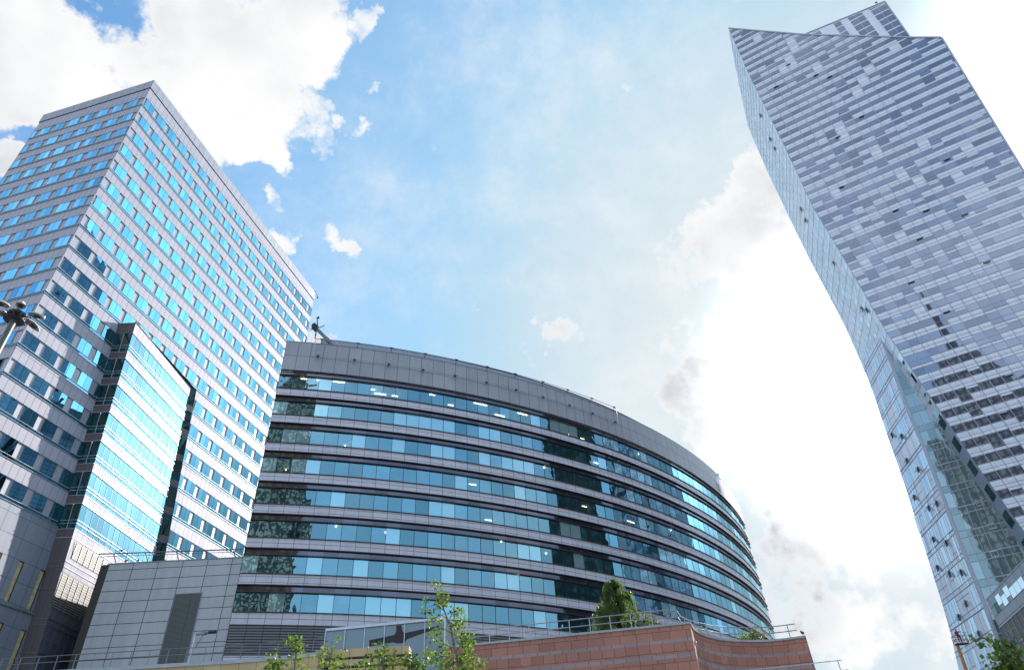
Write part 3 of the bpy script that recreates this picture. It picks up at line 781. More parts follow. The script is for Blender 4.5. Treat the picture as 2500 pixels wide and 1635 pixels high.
mk_ = MB(); mk_.bar(BP(38,188.2), BP(38,189.6), .12, 5); mk_.bar(BP(38,189.3), BP(37.6,189.3), .2, 5); mk_.build('aviation_lamp', M['dark_metal'], rear)
# lower block: pale left face, recessed dark front
RC = 4.0
PL = T1+au(61.035)*RC
LC = [(80.9,-.19),(70,-1.1),(62.8,-1.78),(54.2,-2.16),(41,-3.34),(30.8,-4.02),(22.5,-4.7),(0,-6.5)]
LW = [(80.9,10.1),(62.8,10.0),(54.2,10.6),(41,11.1),(30.8,12.1),(22.5,14.3),(0,17)]
def LP(s, z, o=0): return PL+dM*s+Z*z+nM*o
def LS(t, z, o=0): return LP(lerp_tab(z,LC),z)+dL*t+au(azL+90)*o
low = MB(); lg = []; lm = MB(); side2 = MB(); lg2 = []
z = 0; H3 = 3.7
while z < 80.5:
    z1 = min(z+H3, 80.9)
    a0, a1 = lerp_tab(z,LC), lerp_tab(z1,LC)
    b0, b1 = lerp_tab(z,LEFT)+.6, lerp_tab(z1,LEFT)+.6
    low.face([LP(a0,z), LP(b0+5,z), LP(b1+5,z1), LP(a1,z1)], [(a0,z),(b0,z),(b1,z1),(a1,z1)])
    n = 9
    for j in range(n):
        c0 = a0+.35+1.15*j; c1 = a1+.35+1.15*j
        if c0 > b0+4: break
        for (h0, h1) in ((.03, .70), (.74, .98)):
            v_ = rng.random()
            def mk(mb, c0=c0, c1=c1, z=z, z1=z1, h0=h0, h1=h1, v_=v_):
                dz = z1-z; e0 = c0+(c1-c0)*h0; e1 = c0+(c1-c0)*h1
                mb.face([LP(e0+.04,z+dz*h0,.04), LP(e0+1.11,z+dz*h0,.04), LP(e1+1.11,z+dz*h1,.04), LP(e1+.04,z+dz*h1,.04)], None, v_*(.5 if h0 > .5 else 1))
            lg.append((screen_area([LP(c0,z), LP(c0+1.1,z), LP(c1+1.1,z1), LP(c1,z1)])*(h1-h0), mk))
    w0, w1 = lerp_tab(z,LW), lerp_tab(z1,LW)
    side2.face([LS(w0,z), LS(0,z), LS(0,z1), LS(w1,z1)], [(w0,z),(0,z),(0,z1),(w1,z1)])
    t = .35
    while t < w1-.5:
        wd = rng.choice((.35, .55, .8, 1.1))
        if rng.random() < .55:
            def mk(mb, t=t, wd=wd, z=z, z1=z1, v_=rng.random(), lo=rng.choice((.2,.2,.02))):
                mb.face([LS(t+wd,z+(z1-z)*lo,.03), LS(t,z+(z1-z)*lo,.03), LS(t,z1-.12,.03), LS(t+wd,z1-.12,.03)], None, v_)
            lg2.append((screen_area([LS(t+wd,z), LS(t,z), LS(t,z1), LS(t+wd,z1)]), mk))
        t += wd+.12
    lm.obox(LS(0,z,.03), dL*w0, au(azL+90)*.05, Z*.07); lm.obox(LS(0,z+.7,.03), dL*w0, au(azL+90)*.05, Z*.05)
    z = z1
low.build('lower_front', M['frame_pale'], skys); side2.build('lower_side', M['sky_side'], skys)
split_parts(lg, 'lower_window', M['low_glass'], skys, 60); split_parts(lg2, 'side_pane', M['sky_side_glass'], skys, 60)
lm.build('lower_mullion', M['frame_pale'], skys)
ed = MB()
for (za, a), (zc, b) in zip(LC, LC[1:]):
    ed.obox(LP(b-.15,zc,.0), LP(a,za)-LP(b,zc), nM*.2, dM*.45)
ed.build('corner_trim', M['frame_pale'], skys)
# soffit strip under the sail edge
sf = MB(); sw = []
for za, zc in zip([80,72,63.5,56,48.4,42,37.6,30,20,10],[72,63.5,56,48.4,42,37.6,30,20,10,0]):
    a, b = lerp_tab(za,LEFT), lerp_tab(zc,LEFT)
    sf.face([MP(b,zc,0), MP(a,za,0), LP(a-.9,za), LP(b-.9,zc)], [(0,zc),(0,za),(4,za),(4,zc)])
sf.build('soffit', M['frame_pale'], skys)
for k_ in range(11):
    zc = 70-4.4*k_; za = zc+2.2; a, b = lerp_tab(za,LEFT), lerp_tab(zc,LEFT)
    m1 = MB(); A = [MP(b,zc,0), MP(a,za,0), LP(a-.9,za), LP(b-.9,zc)]
    nn = (A[1]-A[0]).cross(A[3]-A[0]).normalized()
    if nn.dot(CAM-A[0]) < 0: nn = -nn
    q = [A[0].lerp(A[3],.2)+nn*.04, A[1].lerp(A[2],.2)+nn*.04, A[1].lerp(A[2],.75)+nn*.04, A[0].lerp(A[3],.75)+nn*.04]
    m1.face(q, None, .3); m1.build('soffit_window', M['wing_dark'], skys)
# opened casements: small tilted sashes that catch the light
def sash(name, P, u, v, n, w, h, tilt):
    mb = MB(); hn = math.sin(tilt)*h; vv = v*math.cos(tilt)*h
    mb.face([P, P+u*w, P+u*w+v*h, P+v*h], None, .1, 1)
    mb.obox(P+n*(.1+hn), u*w, vv-n*hn, n*.06, .6, 0)
    return mb.build(name, [M['frame_pale'], M['dark_metal']], skys)
for (s, zr) in ((3.1,52.5),(12.1,51.5),(14.4,50.5),(8.0,54.5),(9.3,43.5),(15.5,44.5),(5.0,38.5),(11.5,34.5),(16.0,33.5),(12.5,31.5),(7.5,28.5),(21,32),(19.5,28),(24,26),(10,25.6),(22,22.5),(13,20.5),(17.5,21.5),(9.5,18.5),(24,37)):
    z = zr*PITCH
    if s < tops(min(z,145)): sash('open_window', MP(s,z+.95,.05), dM, Z, nM, 1.1, .34, .4)
for t, z in ((6,155),(7,146),(7.2,142),(8,120),(8.3,116.5),(6,100),(3,84),(5,86)):
    sash('open_window', UP(t+.5,z,.05), -dU, Z, au(azU+90), .9, 1.2, .25)
for t, z in ((8,62),(5,60),(6.5,56),(4,53),(8.5,50),(5,46.5),(2,46),(7,42),(3.5,40),(6,36),(9,38),(2.5,35),(4.5,31),(8,30),(4,26.5)):
    sash('open_window', LS(t+.5,z,.05), -dL, Z, au(azL+90), .7, 1.0, .5)
for s, z in ((3.9,66),(3.5,56.5),(4.6,52.8),(5.2,49),(4.2,43.8),(4.6,40),(3.4,36),(4.4,32.4)):
    fr = MB(); o = LP(lerp_tab(z,LC)+s, z+.1, .08)
    for a_, b_ in ((Vector(), dM*.95), (dM*.95, dM*.95+Z*.75), (dM*.95+Z*.75, Z*.75), (Z*.75, Vector())): fr.bar(o+a_, o+b_, .06, 4)
    fr.build('vent_frame', M['white_metal'], skys)
# podium wing towards the viewer
pod = MB(); pd = au(78); pn = au(168); P0 = Vector((63.45, 99.2, 0))
for (z0, z1, mi) in ((25.25, 29.1, 0), (0, 25.25, 1)):
    pod.face([P0+Z*z0, P0-pd*30+Z*z0, P0-pd*30+Z*z1, P0+Z*z1], [(0,z0),(30,z0),(30,z1),(0,z1)], .5, mi)
pod.face([P0+Z*29.1, P0-pd*30+Z*29.1, P0-pd*30+Z*29.1-pn*20, P0+Z*29.1-pn*20])
podm = pod.build('podium', [M['link_panel'], M['wing_side']], skys)
for k_ in range(7):
    w_ = MB(); a = P0-pd*(1.6+k_*1.7)+pn*.03; z0 = 26.7+(.55 if 0 < k_ < 4 else 0)*(k_ % 2); 
    w_.face([a+Z*z0, a-pd*1.6+Z*z0, a-pd*1.6+Z*(z0+1.2), a+Z*(z0+1.2)], None, 1); w_.build('window', M['pale_pane'] if k_ else M['wing_dark'], podm)
pf = MB()
for z in (25.2, 22.5, 19.5): pf.obox(P0+Z*z+pn*.0, -pd*30, pn*.08, Z*.08)
for k_ in range(18): pf.obox(P0-pd*(1.7*k_)+Z*14, -pd*.06, pn*.06, Z*11.2)
pf.build('frame_bar', M['frame_pale'], podm)

# ------------------------------------------------------------------ red stone mall building
red = empty('red_stone_building', (0, 0, 0), 'low red stone building with two pale bands and a concave bay', 'building')
RP = [(-5.81,47.77),(-3.74,47.47),(1.6,46.84),(9.53,45.79),(10.13,45.69)]
RQ = [(10.13,45.69),(10.54,47.08),(11.05,48.06),(11.79,49.11),(12.87,50.11),(13.95,50.72),(15.38,51.21),(16.74,51.38),(17.78,51.25),(19.12,50.9)]
def poly_wall(mb, P, z0, z1, o=0, mi=0, u0=0):
    u = u0
    for a, b in zip(P, P[1:]):
        A, B = Vector((*a,0)), Vector((*b,0)); L = (B-A).length; d = (B-A)/L; n = Vector((d.y,-d.x,0))*o
        mb.face([A+n+Z*z0, B+n+Z*z0, B+n+Z*z1, A+n+Z*z1], [(u,z0),(u+L,z0),(u+L,z1),(u,z1)], .5, mi); u += L
    return u
rw = MB()
for P in (RP, RQ+[(23, 66)]):
    for z0, z1, mi in ((0,11.1,0),(11.1,11.25,1),(11.25,12.03,0),(12.03,12.26,1),(12.26,12.94,0),(12.94,13.13,1),(13.13,13.93,0)):
        poly_wall(rw, P, z0, z1, 0, mi)
for a in RQ[0:1]: pass
rw.face([Vector((*p_,13.93)) for p_ in (RP+RQ[1:]+[(23,66),(-6,66)])])
rwo = rw.build('wall', [M['red_stone'], M['red_band']], red)
cp = MB()
for P in (RP, RQ):
    for a, b in zip(P, P[1:]):
        A, B = Vector((*a,13.93)), Vector((*b,13.93)); d = (B-A); n = Vector((d.y,-d.x,0)).normalized()
        cp.obox(A+n*.08, d, -n*.5, Z*.14)
cp.build('coping', M['coping'], red)
pl = MB(); pl.bar((10.42,46.6,13.0),(10.36,46.52,13.0),.14,10); pl.build('wall_light', M['lamp_white'], red)
def railing(name, P, z, h, parent, step, mt, back=.25, rails_=(1.0, .55), wr=.035):
    mb = MB(); Q = []
    for i, a in enumerate(P):
        A = Vector((*a, z)); B = Vector((*(P[i+1] if i+1 < len(P) else P[i-1]), z)); d = (B-A).normalized()
        if i+1 == len(P): d = -d
        Q.append(A-Vector((d.y,-d.x,0))*back)
    for A, B in zip(Q, Q[1:]):
        for f in rails_: mb.bar(A+Z*h*f, B+Z*h*f, wr, 6)
    acc = 0
    for A, B in zip(Q, Q[1:]):
        L = (B-A).length; t = (step-acc) % step if acc else 0
        while t < L:
            mb.bar(A.lerp(B,t/L), A.lerp(B,t/L)+Z*h, wr*.9, 6); t += step
        acc = (acc+L) % step
    return mb.build(name, mt, parent)
railing('railing', [(-4.2,47.6),(1.6,46.84),(9.0,45.86)], 14.05, 1.0, red, 1.35, M['steel'], .45)
railing('railing', [(9.0,45.86+.3),(9.9,46.3),(10.3,47.5),(10.9,48.4),(11.79,49.3),(12.87,50.2),(13.95,50.8),(15.38,51.25),(16.74,51.42),(17.78,51.3),(18.7,51.05)], 14.05, .95, red, 1.3, M['steel'], .3)
# little cable anchor at the railing end
# ------------------------------------------------------------------ yellow sandstone building
yel = empty('sandstone_building', (0, 0, 0), 'low yellow sandstone wall with grey coping below the panelled block', 'building')
YP = [(-40,44.0),(-28.2,44.14),(-18.93,44.36),(-15.1,44.24),(-13.04,43.9)]
yw = MB(); poly_wall(yw, YP, 0, 12.98); yw.face([(-13.04,43.9,0),(-13.3,47,0),(-13.3,47,12.98),(-13.04,43.9,12.98)], [(0,0),(3,0),(3,13),(0,13)])
yw.face([Vector((*p_,12.98)) for p_ in YP+[(-13.3,47),(-40,50)]])
yw.build('wall', M['yellow_stone'], yel)
cp = MB()
for a, b in zip(YP, YP[1:]):
    A, B = Vector((*a,12.98)), Vector((*b,12.98)); d = B-A; n = Vector((d.y,-d.x,0)).normalized(); cp.obox(A+n*.06, d, -n*.6, Z*.22)
cp.build('coping', M['coping'], yel)
railing('railing', YP, 13.2, .95, yel, 1.15, M['grey_metal'], .35, (1.0, .62), .025)
# slatted sandstone block
sl = empty('slatted_stone_screen', (0, 0, 0), 'yellow stone block with open horizontal slats beside the blue-grey pavilion', 'wall')
A = Vector((-13.76,45.5,0)); B = Vector((-7.82,45.75,0)); d = (B-A).normalized(); n = Vector((d.y,-d.x,0)); Ls = (B-A).length
sb = MB(); zt = 13.75
hs = [(0,.5)]+[(.64+.52*i_, .38) for i_ in range(9)]
for h0, hh in hs:
    sb.obox(A+Z*(zt-h0-hh), d*Ls, -n*.25, Z*hh); sb.obox(B+Z*(zt-h0-hh)-d*.25-n*.25, d*.25, -n*1.3, Z*hh)
sb.build('slat', M['yellow_stone'], sl)
sb = MB(); sb.obox(A-n*.6, d*(Ls-.3), -n*.05, Z*(zt-.1)); sb.build('backing', M['dark_metal'], sl)
sb = MB()
for i in range(7): sb.obox(A+d*(.6+i*.85)-n*.05+Z*5, d*.07, -n*.12, Z*(zt-5.3))
sb.build('post', M['yellow_stone'], sl)

# ------------------------------------------------------------------ blue-grey pavilion with the dark mark
pav = empty('glass_pavilion', (0, 0, 0), 'blue-grey panelled pavilion bearing a dark crossing-strokes mark', 'building')
A = Vector((-15.3,52.7,0)); B = Vector((-6.25,51.74,0)); Cq = Vector((-5.4,54.4,0)); d = (B-A).normalized(); n = Vector((d.y,-d.x,0)); Lp = (B-A).length
pb = MB(); pb.face([A, B, B+Z*17, A+Z*17], [(0,0),(Lp,0),(Lp,17),(0,17)]); pb.face([B, Cq, Cq+Z*16.9, B+Z*17], [(0,0),(3,0),(3,17),(0,17)])
pb.face([Cq, A+Vector((0,5,0)), A+Vector((0,5,17)), Cq+Z*16.9]); pb.face([A+Vector((0,5,0)), A, A+Z*17, A+Vector((0,5,17))]); pb.face([A+Z*17, B+Z*17, Cq+Z*16.9, A+Vector((0,5,17))])
pb.build('wall', M['pavilion_glass'], pav)
pf = MB()
for i in range(7):
    s = Lp*i/6; pf.obox(A+d*(s-.03), d*.06, n*.05, Z*17.05)
pf.obox(A+Z*16.95, d*Lp, n*.10, Z*.18); pf.obox(A+Z*14.35+d*Lp*.66, d*Lp*.34, n*.04, Z*.05)
e = (Cq-B).normalized(); en = Vector((e.y,-e.x,0)); pf.obox(B+Z*16.95, e*2.8, en*.1, Z*.18)
pf.build('frame', M['steel'], pav)
cpst = MB(); cpst.bar(B+n*.05, B+n*.05+Z*17.05, .09, 8); cpst.build('corner_post', M['steel'], pav)
MARK = [(3.41, 16.04), (4.34, 16.14), (5.29, 16.24), (5.41, 16.46), (5.4, 16.89), (5.78, 16.88), (5.92, 16.42), (6.04, 16.3), (7.36, 16.45), (8.7, 16.59), (8.64, 16.41), (7.37, 16.13), (6.26, 15.84), (6.07, 15.61), (5.6, 15.62), (5.24, 15.73), (3.44, 15.6)]
mk2 = MB(); 
mk2.face([A+d*u_+Z*z_+n*.004 for u_, z_ in MARK]); mk2.build('painted_mark', M['mark'], pav)

# small building right of the red one
sm_ = empty('low_pale_building', (0, 0, 0), 'small pale flat-roofed building beyond the red stone wall', 'building')
A = Vector((13.2,35.4,0)); B = Vector((14.55,35.15,0)); d = (B-A).normalized(); n = Vector((d.y,-d.x,0))
sb = MB(); A2 = A-d*4; sb.obox(A2, d*5.35, -n*4, Z*8.4); sb.build('wall', M['link_panel'], sm_)
sb = MB(); sb.obox(A2+Z*8.4+n*.1, d*5.5, -n*4.2, Z*.2); sb.build('roof', M['coping'], sm_)
railing('railing', [(A2.x,A2.y),(B.x,B.y)], 8.6, .45, sm_, 1.3, M['steel'], .1, (1.0,), .02)
sb = MB(); B3 = B+d*.05-n*.8; sb.obox(B3, d*.55, -n*3, Z*8.05); sb.bar(B3+d*.45+Z*8.05, B3+d*.5+Z*8.4, .05, 6, .02); sb.build('side_annex', M['yellow_stone'], sm_)

# ------------------------------------------------------------------ buildings behind the viewer, seen mirrored in the glass
pal = empty('stepped_stone_tower', (0, 0, 0), 'dark stepped stone tower mirrored in the left end of the curved office', 'building')
pm = MB()
def blk(c, w, z0, z1):
    pm.obox(Vector((c[0]-w/2, c[1]-w/2, z0)), (w,0,0), (0,w,0), (0,0,z1-z0))
pc = (-6, -135)
blk(pc, 92, 0, 42); blk(pc, 40, 42, 150); blk(pc, 34, 150, 172); blk(pc, 25, 172, 188); blk(pc, 15, 188, 200)
for sx in (-1, 1):
    for sy in (-1, 1): blk((pc[0]+sx*20, pc[1]+sy*20), 5, 42, 160); blk((pc[0]+sx*42, pc[1]+sy*42), 8, 42, 62); blk((pc[0]+sx*15, pc[1]+sy*15), 4, 172, 182)
pm.build('wall', M['palace_stone'], pal)
sp = MB(); sp.bar((pc[0],pc[1],200),(pc[0],pc[1],245), 3, 8, .4); sp.build('spire', M['palace_stone'], pal)
ht = empty('hotel_tower', (0, 0, 0), 'dark slab tower mirrored in the middle of the curved office', 'building')
hm = MB(); hm.obox(Vector((118, 40, 0)), au(70)*34, au(-20)*24, Z*150); hm.build('wall', M['tower2_stone'], ht)

# ------------------------------------------------------------------ vegetation
def leaf_cloud(mb, c, rad, n, size, rg, droop=0, squash=1.0):
    for _ in range(n):
        while True:
            v = Vector((rg.uniform(-1,1), rg.uniform(-1,1), rg.uniform(-1,1)))
            if .1 < v.length < 1: break
        P = Vector(c)+Vector((v.x*rad, v.y*rad, v.z*rad*squash))
        s = size*rg.uniform(.55, 1.25)
        a = Vector((rg.gauss(0,1), rg.gauss(0,1), rg.gauss(0,.7)-droop)).normalized()
        b = a.cross(Vector((rg.gauss(0,1), rg.gauss(0,1), rg.gauss(0,1)))).normalized()*s*.42
        a = a*s; k = a.cross(b).normalized()*s*.12
        mb.face([P, P+a*.45+b+k, P+a, P+a*.45-b+k], None, min(1, max(0, rg.gauss(.45, .34))))
def path_tree(name, label, pts, w0, branches, leafm, barkm, size, seed, group=None):
    rg = random.Random(seed); base = Vector(pts[0]); root = empty(name, base, label, 'tree', group)
    tb = MB(); P = [Vector(q)-base for q in pts]
    for i in range(len(P)-1):
        f0 = 1-i/(len(P)-1)*.85; f1 = 1-(i+1)/(len(P)-1)*.85
        tb.bar(P[i], P[i+1], w0*f0, 7, w0*f1)
    lf = MB()
    for (a, b, n, rad) in branches:
        A, B = Vector(a)-base, Vector(b)-base; mid = A.lerp(B,.5)+Vector((rg.uniform(-.05,.05), rg.uniform(-.05,.05), .08))
        tb.bar(A, mid, w0*.3, 5, w0*.2); tb.bar(mid, B, w0*.2, 5, w0*.06)
        for t in (.35, .55, .75, .92, 1.02):
            c = A.lerp(B, t)+Vector((rg.gauss(0,.06), rg.gauss(0,.06), rg.gauss(0,.06)))
            leaf_cloud(lf, c, rad*rg.uniform(.6, 1.1), n//5, size, rg)
    tb.build('trunk', barkm, root); lf.build('crown', leafm, root)
    return root
path_tree('young_tree', 'tall young tree in front of the pavilion corner, highest of the foreground trees', [(-1.35, 13.43, 0.0), (-1.35, 13.43, 4.68), (-1.44, 13.42, 5.07), (-1.52, 13.41, 5.44), (-1.64, 13.4, 5.74), (-1.72, 13.39, 6.02), (-1.78, 13.38, 6.13)], .032, [((-1.64, 13.4, 5.74), (-1.82, 13.38, 6.14), 79, 0.14), ((-1.68, 13.4, 5.9), (-1.56, 13.51, 5.96), 50, 0.12), ((-1.64, 13.4, 5.74), (-1.99, 13.25, 5.77), 79, 0.13), ((-1.58, 13.41, 5.59), (-1.89, 13.47, 5.6), 43, 0.1), ((-1.56, 13.41, 5.51), (-1.36, 13.53, 5.7), 79, 0.14), ((-1.53, 13.41, 5.44), (-1.23, 13.44, 5.43), 86, 0.14), ((-1.5, 13.42, 5.33), (-1.82, 13.28, 5.34), 79, 0.13), ((-1.47, 13.42, 5.22), (-1.21, 13.65, 5.22), 79, 0.14), ((-1.44, 13.42, 5.07), (-1.78, 13.48, 5.05), 93, 0.16), ((-1.43, 13.42, 5.0), (-1.14, 13.45, 5.03), 86, 0.15), ((-1.4, 13.43, 4.93), (-1.03, 13.36, 4.88), 86, 0.15), ((-1.4, 13.43, 4.89), (-1.89, 13.57, 4.86), 108, 0.17), ((-1.37, 13.43, 4.79), (-0.96, 13.57, 4.74), 108, 0.16), ((-1.37, 13.43, 4.75), (-1.66, 13.4, 4.76), 108, 0.2), ((-1.37, 13.43, 4.72), (-1.37, 13.63, 4.93), 108, 0.2)], M['leaf'], M['bark'], .068, 1, None)
path_tree('young_tree', 'single upright leafy sprig before the sandstone wall, left of the slatted screen', [(-4.05, 12.35, 0.0), (-4.05, 12.35, 4.6), (-4.06, 12.35, 4.83), (-4.11, 12.33, 5.09)], 0.02, [((-4.06, 12.35, 4.83), (-4.13, 12.33, 5.13), 72, 0.14), ((-4.07, 12.35, 4.89), (-4.04, 12.46, 4.99), 38, 0.12), ((-4.06, 12.35, 4.73), (-4.17, 12.31, 4.83), 38, 0.1), ((-4.05, 12.35, 4.7), (-3.95, 12.49, 4.77), 43, 0.1), ((-4.04, 12.36, 4.57), (-4.16, 12.32, 4.57), 38, 0.12)], M['leaf'], M['bark'], .068, 2, None)
path_tree('young_tree', 'leftmost low foreground tree with a leaning tip before the sandstone wall', [(-4.44, 12.22, 0.0), (-4.44, 12.22, 4.56), (-4.42, 12.22, 4.72), (-4.37, 12.24, 4.79)], 0.02, [((-4.44, 12.22, 4.56), (-4.37, 12.24, 4.79), 67, 0.13), ((-4.44, 12.22, 4.56), (-4.54, 12.18, 4.59), 48, 0.13), ((-4.42, 12.23, 4.63), (-4.3, 12.27, 4.63), 43, 0.12)], M['leaf'], M['bark'], .068, 3, None)
path_tree('young_tree', 'low bushy foreground tree before the left end of the slatted screen', [(-3.37, 12.04, 0.0), (-3.37, 12.04, 4.34), (-3.37, 12.04, 4.59), (-3.36, 12.04, 4.84)], 0.03, [((-3.37, 12.04, 4.65), (-3.43, 12.02, 4.89), 32, 0.12), ((-3.37, 12.04, 4.59), (-3.51, 12.0, 4.71), 26, 0.1), ((-3.35, 12.04, 4.59), (-3.22, 12.18, 4.71), 32, 0.13), ((-3.33, 12.05, 4.46), (-3.08, 12.22, 4.57), 47, 0.17), ((-3.33, 12.05, 4.46), (-3.45, 12.01, 4.51), 35, 0.15), ((-3.25, 12.07, 4.4), (-2.94, 12.15, 4.49), 41, 0.16)], M['leaf'], M['bark'], .068, 4, None)
path_tree('young_tree', 'dense rounded foreground tree before the middle of the slatted screen', [(-2.53, 12.24, 0.0), (-2.53, 12.24, 4.27), (-2.52, 12.24, 4.52), (-2.55, 12.24, 4.71)], 0.04, [((-2.54, 12.24, 4.58), (-2.6, 12.23, 4.78), 50, 0.16), ((-2.54, 12.24, 4.58), (-2.73, 12.3, 4.72), 44, 0.16), ((-2.54, 12.24, 4.58), (-2.39, 12.37, 4.68), 38, 0.15), ((-2.52, 12.24, 4.46), (-2.75, 12.19, 4.55), 50, 0.2), ((-2.52, 12.24, 4.46), (-2.35, 12.38, 4.55), 47, 0.2), ((-2.52, 12.24, 4.39), (-2.87, 12.17, 4.46), 44, 0.18)], M['leaf'], M['bark'], .068, 5, None)
path_tree('young_tree', 'low foreground tree between the slatted screen and the tall young tree', [(-2.01, 12.34, 0.0), (-2.01, 12.34, 4.26), (-2.0, 12.34, 4.45), (-1.99, 12.34, 4.6)], 0.03, [((-2.0, 12.34, 4.45), (-1.99, 12.34, 4.62), 86, 0.14), ((-2.0, 12.34, 4.45), (-2.19, 12.31, 4.56), 100, 0.17), ((-2.0, 12.34, 4.41), (-1.81, 12.37, 4.58), 86, 0.15), ((-2.0, 12.34, 4.38), (-1.88, 12.46, 4.44), 86, 0.16), ((-2.08, 12.33, 4.38), (-2.35, 12.28, 4.45), 79, 0.15)], M['leaf'], M['bark'], .068, 6, None)
path_tree('young_tree', 'foreground tree at the bottom right corner over the skyscraper foot', [(6.35, 10.18, 0.0), (6.35, 10.18, 3.08), (6.43, 10.13, 3.46), (6.45, 10.12, 3.66), (6.47, 10.1, 3.81)], 0.035, [((6.44, 10.13, 3.66), (6.52, 10.08, 3.9), 28, 0.1), ((6.45, 10.12, 3.63), (6.35, 10.19, 3.86), 33, 0.08), ((6.39, 10.16, 3.82), (6.19, 10.28, 3.91), 28, 0.06), ((6.46, 10.12, 3.66), (6.57, 10.14, 3.73), 43, 0.14), ((6.44, 10.13, 3.56), (6.35, 10.18, 3.65), 52, 0.13), ((6.44, 10.13, 3.56), (6.54, 10.16, 3.56), 72, 0.18), ((6.43, 10.13, 3.48), (6.29, 10.22, 3.54), 67, 0.16), ((6.42, 10.14, 3.46), (6.4, 10.35, 3.51), 72, 0.18), ((6.43, 10.13, 3.53), (6.23, 10.25, 3.68), 14, 0.06), ((6.42, 10.14, 3.41), (6.5, 10.09, 3.44), 76, 0.2)], M['leaf'], M['bark'], 0.08, 8, None)

# willow-like tree on the terrace
def drooping(name, label, c, w, h, seed, n, leafm, cat='tree'):
    rg = random.Random(seed); root = empty(name, c, label, cat); tb = MB(); lf = MB()
    tb.bar((0,0,0), (.1,0,h*.55), .09, 7, .05); tb.bar((.1,0,h*.55), (-.15,0,h*.92), .05, 6, .02)
    NB = 120; m_ = n//NB
    for k in range(NB):
        a = rg.uniform(0, 2*math.pi); f = rg.uniform(.12, 1.0); zz = h*f
        rmax = w*.5*(1-f**1.7)*.95+.16
        rr_ = rmax*rg.uniform(.35, 1.0)*(1+.25*math.sin(3*a+1))
        tip = Vector((math.cos(a)*rr_-.12*f, math.sin(a)*rr_, zz)); tb.bar((0,0,zz*.55), tip, .03, 4, .012)
        L = min(zz*.8, h*rg.uniform(.14, .34)*(.4+rr_/w*1.4))
        for q_ in range(3):
            off = Vector((rg.gauss(0,.18), rg.gauss(0,.18), rg.gauss(0,.12)))
            for i in range(m_//3):
                t = rg.random(); P = tip+off*(.5+t)+Vector((math.cos(a)*.2*t+rg.gauss(0,.07), math.sin(a)*.2*t+rg.gauss(0,.07), -L*t+rg.gauss(0,.06)))
                if P.z < .05: continue
                s = rg.uniform(.12, .25); aa = Vector((rg.gauss(0,.28), rg.gauss(0,.28), -1)).normalized()*s; bb = aa.cross(Vector((rg.gauss(0,1), rg.gauss(0,1), .1))).normalized()*s*.15
                lf.face([P, P+aa*.5+bb, P+aa, P+aa*.5-bb], None, min(1, max(0, rg.gauss(.45, .25))))
    tb.build('trunk', M['dark_bark'], root); lf.build('crown', leafm, root); return root
drooping('weeping_tree', 'dark green weeping tree behind the red building railing', (6.3, 50.5, 13.95), 5.4, 4.7, 5, 17000, M['willow_leaf'])
def shrub(name, label, c, w, h, seed, n, size, leafm):
    rg = random.Random(seed); root = empty(name, c, label, 'shrub'); tb = MB(); lf = MB()
    for k in range(14):
        a = rg.uniform(0, 6.28); tip = Vector((math.cos(a)*w*.5*rg.uniform(.3,1), math.sin(a)*w*.3, h*rg.uniform(.5,1)))
        tb.bar((0,0,0), tip, .03, 4, .01)
        for t in (.5, .75, 1): leaf_cloud(lf, tip*t, .22*h+.08, n//42, size, rg)
    tb.build('stem', M['dark_bark'], root); lf.build('foliage', leafm, root); return root
shrub('terrace_shrub', 'brownish bare-twigged shrub behind the concave bay railing', (15.55, 52.2, 14.0), 2.5, .95, 9, 900, .12, M['shrub_leaf'])
shrub('terrace_plant', 'bright green plant beside the prow of the red wall', (11.6, 50.0, 14.0), .9, .75, 12, 160, .15, M['leaf'])

# ------------------------------------------------------------------ street lamp with petal heads
lp = Vector((-14.11, 14.17, 0)); zl_ = 14.9
lamp = empty('street_lamp', lp, 'street lamp with a ring of white petal heads at the left edge', 'street lamp')
tb = MB(); tb.bar((0,0,0), (0,0,zl_-.1), .13, 12, .085); tb.build('pole', M['pole_green'], lamp)
hb = MB(); hb.bar((0,0,zl_-.15), (0,0,zl_+.10), .27, 14, .24)
for k in range(18):
    a = k*2*math.pi/18; hb.bar((math.cos(a)*.25, math.sin(a)*.25, zl_-.05), (math.cos(a)*.35, math.sin(a)*.35, zl_-.05), .02, 5)
hb.build('hub', M['dark_metal'], lamp)
def petal(a):
    mb = MB(); NL, NW = 10, 8
    rows_ = []
    for i in range(NL+1):
        t = i/NL; x_ = .30+.44*t; w = .13*math.sin(math.pi*min(1, (.12+t*.88)))**.55 if i < NL else .02
        w = max(.02, w); zt_ = zl_+.10-.10*t*t
        ring = []
        for j in range(NW):
            b = 2*math.pi*j/NW; up_ = math.sin(b)
            ring.append(Vector((x_, math.cos(b)*w, zt_+(up_*.085 if up_ > 0 else up_*.015))))
        rows_.append(ring)
    rot = Matrix.Rotation(a, 3, 'Z')
    for i in range(NL):
        for j in range(NW):
            q = [rows_[i][j], rows_[i+1][j], rows_[i+1][(j+1)%NW], rows_[i][(j+1)%NW]]
            lowf = (math.sin(2*math.pi*(j+.5)/NW) < 0)
            mb.face([rot @ v for v in q], None, .5, 1 if lowf else 0)
    mb.face([rot @ v for v in rows_[-1]]); mb.face([rot @ v for v in rows_[0][::-1]])
    mb.obox(rot @ Vector((.45,-.06,zl_+.03)), rot @ Vector((.17,0,-.01)), rot @ Vector((0,.12,0)), Z*.012, .5, 2)
    return mb.build('lamp_head', [M['lamp_white'], M['lamp_grey'], M['dark_metal']], lamp)
for k in range(6): petal(R(12+60*k))

